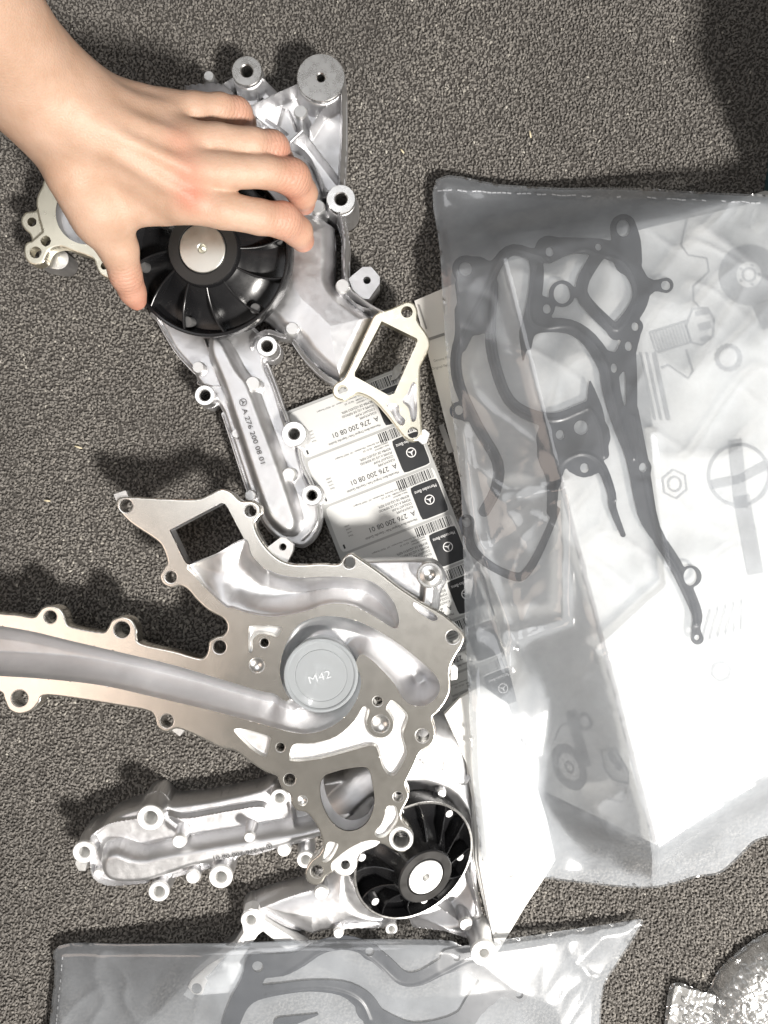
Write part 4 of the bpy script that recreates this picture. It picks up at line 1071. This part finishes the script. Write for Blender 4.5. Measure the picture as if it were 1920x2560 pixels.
G1 = [  # (centre line, half widths) in the first gasket
 (Z9((960, 285), (975, 360), (985, 450)), (32, 36, 34)), (Z9((600, 395), (720, 375), (850, 385), (960, 420)), (32, 20, 22, 26)),
 (Z9((970, 440), (1035, 540), (1045, 620), (1010, 700), (930, 790)), (22, 22, 21, 20, 18)), (Z9((1060, 575), (1110, 568), (1165, 566)), (26, 14, 19)),
 (Z9((850, 400), (800, 480), (762, 560), (775, 640), (925, 790)), (18, 16, 15, 15, 16)), (Z9((930, 790), (1000, 770), (985, 860), (930, 950)), (20, 22, 21, 22)),
 (Z9((890, 930), (905, 1080), (955, 1250), (1010, 1400)) + Z10((1060, 0), (1110, 100)), (24, 22, 20, 18, 16, 14)), (Z9((990, 880), (1000, 1020), (1000, 1180)), (16, 14, 14)),
 (Z9((1000, 1180), (1040, 1400), (1060, 1500)) + Z10((1110, 80), (1210, 250), (1290, 420), (1318, 500), (1312, 560), (1318, 610)), (18, 20, 18, 15, 16, 14, 12, 10, 15)),
 (Z9((500, 860), (500, 790), (560, 760), (700, 765), (800, 830), (880, 950)), (10, 20, 18, 18, 19, 22)), (Z9((478, 925), (488, 800), (530, 640), (545, 500), (530, 420)), (2, 13, 17, 17, 16)),
 (Z9((592, 680), (555, 740)), (19, 20)), (Z9((545, 640), (600, 660)), (16, 16)),
 (Z9((600, 430), (530, 420), (430, 395), (360, 450), (290, 600), (200, 780), (155, 900), (170, 1050), (260, 1250), (355, 1420), (345, 1550), (290, 1655)), 14),
 (Z9((335, 560), (320, 800), (345, 960), (410, 1120), (520, 1195), (640, 1215), (750, 1175), (810, 1150)), (10, 14, 14, 14, 16, 18, 18, 18)),
 (Z9((800, 1030), (812, 1100), (830, 1200), (865, 1380)), (2, 12, 20, 14)), (Z9((200, 487), (290, 500), (340, 470)), (30, 24, 14)), (Z9((180, 560), (190, 700), (160, 860)), (16, 14, 10)),
 (Z9((600, 1240), (600, 1380), (620, 1500), (615, 1659)), (22, 28, 16, 12)), (Z9((620, 1300), (760, 1250), (840, 1300), (720, 1370)), (40, 42, 30, 34)),
 (Z9((640, 1520), (660, 1440), (720, 1400), (800, 1400), (860, 1450), (905, 1570)) + Z10((910, -20), (960, 110)), (10, 12, 16, 18, 12, 10, 9, 6)), (Z9((720, 1440), (773, 1450), (830, 1440)), (16, 22, 16)),
 (Z9((165, 1170), (200, 1200)), (20, 12)), (Z9((250, 520), (260, 620), (250, 740)), (48, 50, 34)), (Z9((215, 700), (180, 860)), (36, 14)),
 (Z10((205, 50), (215, 130), (245, 195), (330, 265), (440, 312), (490, 295), (545, 210), (600, 90), (640, -10)), (20, 13, 12, 10, 11, 11, 10, 9, 8))]
G1_holes = [(Z9(960, 290), 17, 22), (Z9(1165, 567), 12, 12), (Z9(665, 607), 21, 25), (Z9(592, 680), 10, 12), (Z9(1017, 765), 9, 11), (Z9(985, 860), 9, 12), (Z9(915, 965), 8, 12), (Z9(200, 487), 16, 18), (Z9(168, 1168), 10, 12),
            (Z9(757, 1252), 18, 18), (Z9(656, 1287), 11, 12), (Z9(773, 1447), 11, 12), (Z9(1055, 1445), 10, 12), (Z10(1283, 312), 17, 22), (Z10(205, 50), 10, 12), (Z9(605, 405), 10, 12), (Z9(840, 382), 8, 9), (Z10(1315, 605), 7, 7)]
G1_disc = [(Z9(665, 607), 33), (Z9(1017, 765), 20), (Z9(985, 860), 20), (Z9(915, 965), 22), (Z9(1055, 1445), 21), (Z10(1285, 310), 27), (Z9(165, 1170), 20), (Z9(600, 390), 32), (Z9(200, 487), 33)]
G1_bead = [spline(Z9((600, 440), (530, 420), (430, 395), (360, 450), (290, 600), (200, 780), (155, 900), (170, 1050), (260, 1250), (355, 1420), (345, 1550), (290, 1655)), 5, False),
           spline(Z9((335, 560), (320, 800), (345, 960), (410, 1120), (520, 1195), (640, 1215), (750, 1175), (800, 1165), (850, 1260), (865, 1390)), 5, False),
           spline(Z9((545, 470), (510, 650), (520, 740), (580, 770), (700, 765), (800, 830), (880, 950), (905, 1080), (955, 1250), (1010, 1400)), 5, False),
           spline(Z9((560, 430), (620, 475), (680, 440), (760, 395), (850, 420), (950, 450), (1010, 530), (1020, 630), (930, 780), (840, 690), (790, 610), (800, 520)), 5, False),
           spline(Z9((640, 1600), (650, 1450), (720, 1385), (800, 1385), (870, 1450), (920, 1600)), 5, False),
           spline(Z9((1010, 1200), (1050, 1450)) + Z10((1120, 100), (1215, 270), (1290, 430), (1310, 540)), 5, False),
           spline(Z10((215, 130), (245, 195), (330, 265), (440, 318), (495, 300), (550, 210), (600, 90)), 5, False)]
def smooth_band(P, w):
    w = np.broadcast_to(np.asarray(w, float), (len(P),))
    if len(P) < 3: return np.asarray(P, float), w
    Q = spline(np.column_stack([np.asarray(P, float), w]), 3, False)
    return Q[:, :2], np.maximum(Q[:, 2], 1.0)
G1 = [smooth_band(P, w) for P, w in G1]
def g1_mask(X, Y):
    d = np.full(X.shape, 1e9)
    for P, w in G1: d = smin(d, sd_line(X, Y, P, np.asarray(w, float)), 6)
    for c, r in G1_disc: d = smin(d, sd_circ(X, Y, c, r), 6)
    for c, rx, ry in G1_holes: d = np.maximum(d, -(np.hypot((X - c[0]) / rx, (Y - c[1]) / ry) - 1) * min(rx, ry))
    return d
def bead_h(X, Y, beads):
    b = np.full(X.shape, 1e9)
    for P in beads: b = np.minimum(b, sd_line(X, Y, P, 0))
    return 2.6 * np.exp(-(b / 4.2) ** 2)
gk1 = sheet('gasket', (1100, 520, 1780, 1620), 2.6, g1_mask, lambda X, Y: 2.0 + bead_h(X, Y, G1_bead), RBAG1, -1.5, M['gasket'], None, 60)
tag(gk1, 'dark grey metal gasket inside the large clear bag on the white carton', 'gasket', 'gaskets')

def bag2_z(x, y): return 24 + 62 * np.exp(-(((x - 660) / 330) ** 2 + ((y - 2440) / 300) ** 2)) + 26 * np.exp(-((x - 1080) / 200) ** 2) + 4 * np.sin(x / 170)
B2_out = spline([(148, 2363), (300, 2359), (460, 2358), (560, 2357), (768, 2350), (950, 2347), (1115, 2350), (1160, 2364), (1231, 2352), (1330, 2338), (1450, 2320), (1560, 2304), (1606, 2297), (1596, 2325), (1571, 2366), (1540, 2415), (1512, 2460), (1503, 2520), (1495, 2640), (1480, 2720), (800, 2730), (110, 2720), (125, 2560), (138, 2440)], 4)
def bag2_h(X, Y):
    a = 3.5 + 8 * ss((X - 1300) / 160)
    edge = sd_poly(X, Y, B2_out)
    return (12 + crumple(X, Y, 4, 1.0) * a) * (0.25 + 0.75 * ss(-edge / 26))
RBAG2 = Ref(fn=bag2_z)
bag2 = thing('plastic_bag', 'clear plastic bag with a gasket across the bottom edge, its right end crumpled', 'plastic bag', tuple(W(np.float64(800), np.float64(2500), np.float64(30))), 'clear bags with gaskets')
sheet('front_film', (100, 2285, 1615, 2740), 6, lambda X, Y: sd_poly(X, Y, B2_out), bag2_h, RBAG2, -1.0, M['film'], bag2, 180, False)
sheet('back_film', (100, 2285, 1615, 2740), 14, lambda X, Y: sd_poly(X, Y, B2_out) + 2, lambda X, Y: 0 * X - 3.5, RBAG2, -4, M['film_back2'], bag2, 180, False)
for i in range(20):
    y0 = 2364 + i * 9.5
    P = np.array([(163 - i * 0.9, y0), (166 - i * 0.9, y0), (166 - i * 0.9, y0 + 7), (163 - i * 0.9, y0 + 7)])
    if rr.rand() < 0.6: mesh('seam_weld', RBAG2.pos(P[:, 0], P[:, 1], bag2_h(P[:, 0], P[:, 1]) + 2.5), [np.array([[0, 3, 2, 1]])], M['seam'], bag2, 0)
G2 = [(Z7((195, 1232), (320, 1225), (440, 1190), (560, 1120), (700, 1095), (820, 1130), (930, 1215), (1030, 1300), (1130, 1300), (1260, 1235), (1400, 1180), (1490, 1170)), (30, 28, 20, 17, 17, 17, 18, 17, 17, 20, 28, 20)),
      (Z7((1490, 1180), (1530, 1270), (1540, 1400), (1500, 1430)), (20, 20, 18, 16)), (Z7((195, 1232), (150, 1340), (90, 1440), (40, 1567), (20, 1700)), (30, 26, 24, 22, 22)),
      (Z7((110, 1430), (180, 1390), (320, 1365), (500, 1345), (680, 1360), (790, 1420), (850, 1500), (880, 1600)), (20, 18, 14, 14, 18, 24, 26, 26)),
      (Z11((120, 950), (250, 960), (330, 1030), (400, 1090), (460, 1128)), (20, 34, 34, 26, 18)), (Z11((330, 1090), (250, 1170), (200, 1250), (120, 1300)), (34, 26, 26, 26)),
      (Z7((540, 1510), (420, 1540), (330, 1567)), (2, 10, 18)), (Z7((820, 1490), (960, 1560), (1100, 1600), (1300, 1560), (1480, 1470)), (24, 20, 18, 16, 14))]
G2_holes = [(Z7(195, 1235), 14), (Z7(840, 1148), 11), (Z7(1340, 1182), 9), (Z11(460, 1130), 9.5), (Z11(160, 950), 8)]
G2_disc = [(Z7(195, 1232), 30), (Z7(840, 1145), 22), (Z7(1335, 1190), 24), (Z11(460, 1128), 19)]
G2_bead = [spline(Z7((280, 1330), (440, 1230), (560, 1150), (700, 1130), (800, 1160), (900, 1240), (1010, 1335), (1130, 1335), (1260, 1270), (1400, 1200), (1480, 1190)), 5, False),
           spline(Z7((250, 1395), (500, 1362), (680, 1380), (790, 1440), (840, 1540)), 5, False)]
G2 = [smooth_band(P, w) for P, w in G2]
def g2_mask(X, Y):
    d = np.full(X.shape, 1e9)
    for P, w in G2: d = smin(d, sd_line(X, Y, P, np.asarray(w, float)), 6)
    for c, r in G2_disc: d = smin(d, sd_circ(X, Y, c, r), 6)
    for c, r in G2_holes: d = np.maximum(d, -sd_circ(X, Y, c, r))
    return d
gk2 = sheet('gasket', (540, 2330, 1330, 2640), 2.6, g2_mask, lambda X, Y: 2.0 + bead_h(X, Y, G2_bead), RBAG2, -1.5, M['gasket'], None, 60)
tag(gk2, 'blue grey metal gasket inside the clear bag at the bottom edge', 'gasket', 'gaskets')

# ================================================================== bubble wrapped part, lower right corner
bw = thing('bubble_wrap', 'crumpled shiny bubble wrap around a metal part in the lower right corner', 'bubble wrap', tuple(W(np.float64(1800), np.float64(2500), np.float64(3))))
BW = spline([(1678, 2457), (1735, 2468), (1765, 2480), (1785, 2440), (1805, 2412), (1850, 2370), (1920, 2328), (2040, 2300), (2100, 2500), (2060, 2720), (1640, 2720), (1655, 2600), (1662, 2540)], 4)
def bw_h(X, Y):
    d = sd_poly(X, Y, BW)
    h = 6 + 44 * dome(sd_circ(X, Y, (1960, 2520), 190), 170) + 20 * ss(-d / 40)
    p = 27.0
    ry = np.round(Y / (p * 0.866)); rx = np.round(X / p - 0.5 * (ry % 2)) + 0.5 * (ry % 2)
    q = np.hypot(X - rx * p, Y - ry * p * 0.866) / (p * 0.43)
    h = h + 10 * np.sqrt(np.maximum(0, 1 - q * q)) + crumple(X * 1.3, Y * 1.3, 7, 5.0)
    return h * (0.2 + 0.8 * ss(-d / 16))
sheet('wrap_film', (1630, 2290, 2110, 2730), 3.2, lambda X, Y: sd_poly(X, Y, BW), bw_h, Ref(8), -4, M['wrap'], bw, 180, False)
sheet('inner_film', (1630, 2290, 2110, 2730), 5, lambda X, Y: sd_poly(X, Y, BW) + 8, lambda X, Y: 4 + 34 * dome(sd_circ(X, Y, (1960, 2520), 185), 170) + crumple(X * 2, Y * 2, 11, 4.0), Ref(8), -4, M['wrap'], bw, 180, False)
FLP = np.array([(1680, 2452), (1735, 2464), (1790, 2478), (1800, 2520), (1790, 2700), (1640, 2720), (1652, 2600), (1664, 2530)], float)
sheet('loose_flap', (1635, 2440, 1810, 2725), 2.6, lambda X, Y: sd_poly(X, Y, FLP), lambda X, Y: 22 + crumple(X * 2.6, Y * 2.6, 2, 9.0) + crumple(X * 6, Y * 6, 3, 2.5), Ref(12), 0, M['flap'], bw, 180, False)
core = thing('wrapped_part', 'bright metal part with a small ring showing through the bubble wrap', 'metal part', tuple(W(np.float64(1900), np.float64(2520), np.float64(4))))
CP = spline([(1862, 2462), (1905, 2440), (1960, 2430), (2070, 2480), (2060, 2710), (1890, 2710), (1872, 2600), (1866, 2520)], 4)
sheet('casting', (1850, 2440, 2080, 2720), 3, lambda X, Y: sd_poly(X, Y, CP), lambda X, Y: 14 + 24 * dome(sd_poly(X, Y, CP), 40), Ref(8), -4, M['cast_lit'], core, 60)
lathe('boss', ring_prof(11, 5.5, 44, 10), *[1874, 2420], Ref(8), M['cast_bright'], core, 24)
sheet('arm', (1830, 2415, 1890, 2560), 2, lambda X, Y: sd_line(X, Y, spline([(1872, 2428), (1850, 2470), (1842, 2500), (1855, 2550)], 4, False), 4), 40, Ref(8), 25, M['cast_bright'], core, 60)

# ================================================================== dark teal box at the right edge
tb = thing('storage_box', 'dark teal plastic box at the right edge above the large clear bag', 'box', tuple(W(np.float64(1980), np.float64(300), np.float64(0))))
tv = [(1903, 520), (1965, 60), (2200, 90), (2150, 560)]
def box_piece(name, fp, z0, z1, inset, parent, mat):
    c = np.mean(fp, 0); V = []
    for z, k in ((z0, 1.0), (z1 - 6, 1.0), (z1, 1 - inset)):
        for p in fp:
            q = c + (np.array(p) - c) * k
            V.append(((q[0] - 960) * K, (1280 - q[1]) * K, z * K))
    f = []
    for l in range(2):
        for i in range(4):
            j = (i + 1) % 4
            f.append((l * 4 + i, l * 4 + j, l * 4 + 4 + j, l * 4 + 4 + i))
    f.append((8, 9, 10, 11))
    return mesh(name, np.array(V), [np.array(f)[:, ::-1]], mat, parent, 30)
box_piece('tub', tv, 2, 420, 0.02, tb, M['teal'])
cc = np.mean(tv, 0)
box_piece('lid', [tuple(cc + (np.array(p) - cc) * 1.02) for p in tv], 422, 465, 0.03, tb, M['teal'])

# ================================================================== bits of lint on the carpet
for i, (x, y, a, l, where) in enumerate(((1326, 336, 1.4, 9, 'between held pump and large bag'), (196, 1118, 0.3, 10, 'left of the pump arm with the part number'), (1006, 378, 0.9, 7, 'beside the held pump'), (118, 1252, 0.1, 8, 'above the tray end of the upside-down pump'))):
    t = np.linspace(-1, 1, 5); V = []
    for q in t:
        for o_ in (-1, 0, 1):
            px = x + math.cos(a) * q * l - math.sin(a) * o_ * 2.2 * (1 - 0.5 * q * q); py = y + math.sin(a) * q * l + math.cos(a) * o_ * 2.2 * (1 - 0.5 * q * q)
            V.append(W(np.float64(px), np.float64(py), np.float64(12.5 - 3 * q * q + (1.0 if o_ == 0 else 0))))
    f = [(r * 3 + c, r * 3 + c + 1, r * 3 + c + 4, r * 3 + c + 3) for r in range(4) for c in range(2)]
    o = mesh('lint', np.array(V), [np.array(f)[:, ::-1]], M['lint'], None, 180)
    tag(o, 'tiny straw coloured flake on the carpet ' + where, 'lint', 'flakes on the carpet')
# ================================================================== the hand and forearm
def surface_nets(D, org, st):
    nx, ny, nz = D.shape
    S = D < 0
    cidx = np.zeros((nx - 1, ny - 1, nz - 1), int)
    for a in (0, 1):
        for b in (0, 1):
            for c in (0, 1): cidx += S[a:nx - 1 + a, b:ny - 1 + b, c:nz - 1 + c]
    act = (cidx > 0) & (cidx < 8)
    I, J, Kk = np.nonzero(act)
    n = len(I)
    vid = np.full(act.shape, -1); vid[I, J, Kk] = np.arange(n)
    acc = np.zeros((n, 3)); cnt = np.zeros(n)
    cor = [(a, b, c) for a in (0, 1) for b in (0, 1) for c in (0, 1)]
    for p in cor:
        for ax in range(3):
            if p[ax]: continue
            q = list(p); q[ax] = 1
            d0 = D[I + p[0], J + p[1], Kk + p[2]]; d1 = D[I + q[0], J + q[1], Kk + q[2]]
            m = (d0 < 0) != (d1 < 0)
            t = np.where(m, d0 / np.where(m, d0 - d1, 1), 0)
            pt = np.array(p, float)[None] + np.zeros((n, 3)); pt[:, ax] += t
            acc += pt * m[:, None]; cnt += m
    V = acc / cnt[:, None] + np.stack([I, J, Kk], -1)
    V = V * st + org
    F = []
    for ax in range(3):
        o1, o2 = [(1, 2), (2, 0), (0, 1)][ax]
        sl0 = [slice(1, -1)] * 3; sl0[ax] = slice(0, -1)
        sl1 = [slice(1, -1)] * 3; sl1[ax] = slice(1, None)
        a = S[tuple(sl0)]; b = S[tuple(sl1)]
        for flip, mm in ((False, a & ~b), (True, ~a & b)):
            idx = np.stack(np.nonzero(mm), -1)
            if not len(idx): continue
            idx = idx + np.array([0 if k == ax else 1 for k in range(3)])
            def cell(d1, d2):
                q = idx.copy(); q[:, o1] -= d1; q[:, o2] -= d2
                return vid[q[:, 0], q[:, 1], q[:, 2]]
            f = np.stack([cell(1, 1), cell(0, 1), cell(0, 0), cell(1, 0)], -1)
            F.append(f[:, ::-1] if flip else f)
    return V, np.concatenate(F)

def U(p):        # (zoom-1 x, zoom-1 y, height) -> metric px, x right, y up
    x, y = Z1(p[0], p[1]); s = (HC - p[2]) / HC
    return np.array([(x - 960) * s, (1280 - y) * s, p[2]])
def rc(P, a, b, ra, rb):
    """tapered capsule; radii given as they appear in zoom 1"""
    A, B = U(a), U(b)
    ra = ra / 1.728 * (HC - a[2]) / HC; rb = rb / 1.728 * (HC - b[2]) / HC
    e = B - A; L2 = e @ e
    w = [P[i] - A[i] for i in range(3)]
    t = np.clip((w[0] * e[0] + w[1] * e[1] + w[2] * e[2]) / L2, 0, 1)
    return np.sqrt((w[0] - e[0] * t) ** 2 + (w[1] - e[1] * t) ** 2 + (w[2] - e[2] * t) ** 2) - (ra + (rb - ra) * t)
def chain(P, J, k=10):
    d = None
    for i in range(len(J) - 1):
        q = rc(P, J[i][:3], J[i + 1][:3], J[i][3], J[i + 1][3])
        d = q if d is None else smin(d, q, k)
    return d
FINGERS = {
 'index': [(790, 868, 388, 92), (960, 906, 372, 80), (1120, 938, 340, 73), (1222, 952, 306, 73), (1285, 1000, 262, 64), (1308, 1040, 222, 50)],
 'middle': [(800, 735, 415, 90), (960, 738, 400, 78), (1150, 744, 366, 67), (1262, 766, 326, 74), (1306, 835, 276, 64), (1312, 880, 228, 50)],
 'ring': [(770, 605, 410, 86), (940, 610, 396, 74), (1090, 622, 368, 68), (1178, 640, 334, 68), (1212, 690, 280, 56), (1216, 730, 232, 46)],
 'little': [(720, 478, 385, 82), (840, 470, 378, 70), (950, 470, 352, 64), (1022, 488, 322, 62), (1056, 530, 276, 50), (1064, 570, 230, 42)]}
THUMB = [(330, 770, 440, 120), (440, 960, 360, 104), (510, 1070, 318, 84), (542, 1190, 272, 66), (572, 1262, 236, 54), (590, 1300, 216, 42)]
def hand_field(P):
    body = rc(P, (-260, -260, 800, 262), (175, 400, 520, 218), 262, 218)
    body = smin(body, rc(P, (150, 360, 522, 0), (330, 520, 490, 0), 205, 150), 60)
    meta = None
    for a, b, ra, rb in (((300, 560, 478), (800, 850, 385), 128, 96), ((330, 500, 490), (800, 728, 412), 128, 94), ((330, 450, 488), (770, 606, 408), 122, 90), ((330, 410, 472), (725, 486, 384), 118, 86)):
        q = rc(P, a, b, ra, rb)
        meta = q if meta is None else smin(meta, q, 34)
    body = smin(body, meta, 60)
    body = smin(body, rc(P, (250, 560, 440), (430, 900, 375), 150, 118), 50)         # ball of the thumb
    body = smin(body, rc(P, (430, 900, 370), (700, 900, 365), 80, 70), 46)           # web towards the index finger
    # tendons and the knuckle heads stand a little proud
    for a, b in (((330, 560, 548), (815, 850, 432)), ((350, 500, 560), (810, 728, 462)), ((350, 452, 556), (780, 606, 458)), ((345, 415, 534), (735, 480, 432))):
        body = smin(body, rc(P, (a[0], a[1], a[2] - 9), (b[0], b[1], b[2] - 5), 12, 18), 34)
    for a in ((828, 852, 405), (815, 728, 434), (785, 606, 430), (735, 480, 404)):
        body = smin(body, rc(P, a, (a[0] + 30, a[1] + 3, a[2] - 4), 46, 40), 24)
    d = body
    th = chain(P, THUMB, 14)
    d = smin(d, th, 30)
    f = None
    for J in FINGERS.values():
        q = chain(P, J, 9)
        # the middle joint is a soft knob
        k = J[3]
        q = smin(q, rc(P, (k[0] - 6, k[1] - 2, k[2] + 4), (k[0] + 6, k[1] + 4, k[2] - 4), k[3] * 0.98, k[3] * 0.94), 10)
        f = q if f is None else smin(f, q, 5)
    return smin(d, f, 16)
def make_hand():
    st = 5.2
    lo = np.array([-1010.0, 60.0, 150.0]); hi = np.array([-60.0, 1180.0, 900.0])
    xs, ys, zs = [np.arange(lo[i], hi[i], st) for i in range(3)]
    X, Y, Zz = np.meshgrid(xs, ys, zs, indexing='ij')
    D = hand_field((X.astype(np.float32), Y.astype(np.float32), Zz.astype(np.float32)))
    # skin is not perfectly even
    D = D - 1.6 * (vnoise(X / 40 + Zz / 60, Y / 40 - Zz / 50, 2) - 0.5)
    V, F = surface_nets(D, lo, st)
    # light smoothing of the grid steps
    nV = len(V)
    e = np.concatenate([np.stack([F[:, i], F[:, (i + 1) % 4]], -1) for i in range(4)])
    for _ in range(3):
        s = np.zeros_like(V); c = np.zeros(nV)
        np.add.at(s, e[:, 0], V[e[:, 1]]); np.add.at(c, e[:, 0], 1)
        V = V + 0.5 * (s / np.maximum(c, 1)[:, None] - V)
    # knuckle creases across the back of each middle joint
    red = np.zeros(nV); along = np.zeros(nV); kn = np.zeros(nV)
    for nm, J in list(FINGERS.items()) + [('thumb', THUMB)]:
        j = 3
        a = U(J[j][:3]); t = U(J[j + 1][:3]) - U(J[j - 1][:3]); t /= np.linalg.norm(t)
        r = J[j][3] / 1.728 * 0.85
        w = V - a; s = w @ t; dist = np.linalg.norm(w, axis=1)
        near = np.exp(-(dist / (r * 1.25)) ** 2)
        better = near > kn
        along = np.where(better, s * 0.34, along); kn = np.maximum(kn, near * (w[:, 2] > -0.3 * r))
        red += 0.75 * near
        b = U(J[-1][:3]); red += 0.8 * np.exp(-(np.linalg.norm(V - b, axis=1) / 42) ** 2)
    for p, am in (((828, 852, 440), 0.8), ((815, 728, 470), 0.35), ((785, 606, 465), 0.35)):
        red += am * np.exp(-(np.linalg.norm(V - U(p), axis=1) / 34) ** 2)
    o = mesh('person', V * K, [F], M['skin'], None, 180)
    at = o.data.attributes.new('redness', 'FLOAT', 'POINT')
    at.data.foreach_set('value', np.clip(red, 0, 0.85).astype(np.float32))
    for nm, arr in (('along', along), ('knuckle', np.clip(kn, 0, 1))):
        q = o.data.attributes.new(nm, 'FLOAT', 'POINT'); q.data.foreach_set('value', arr.astype(np.float32))
    tag(o, 'bare hand and forearm from the upper left gripping the black pulley', 'person')
make_hand()
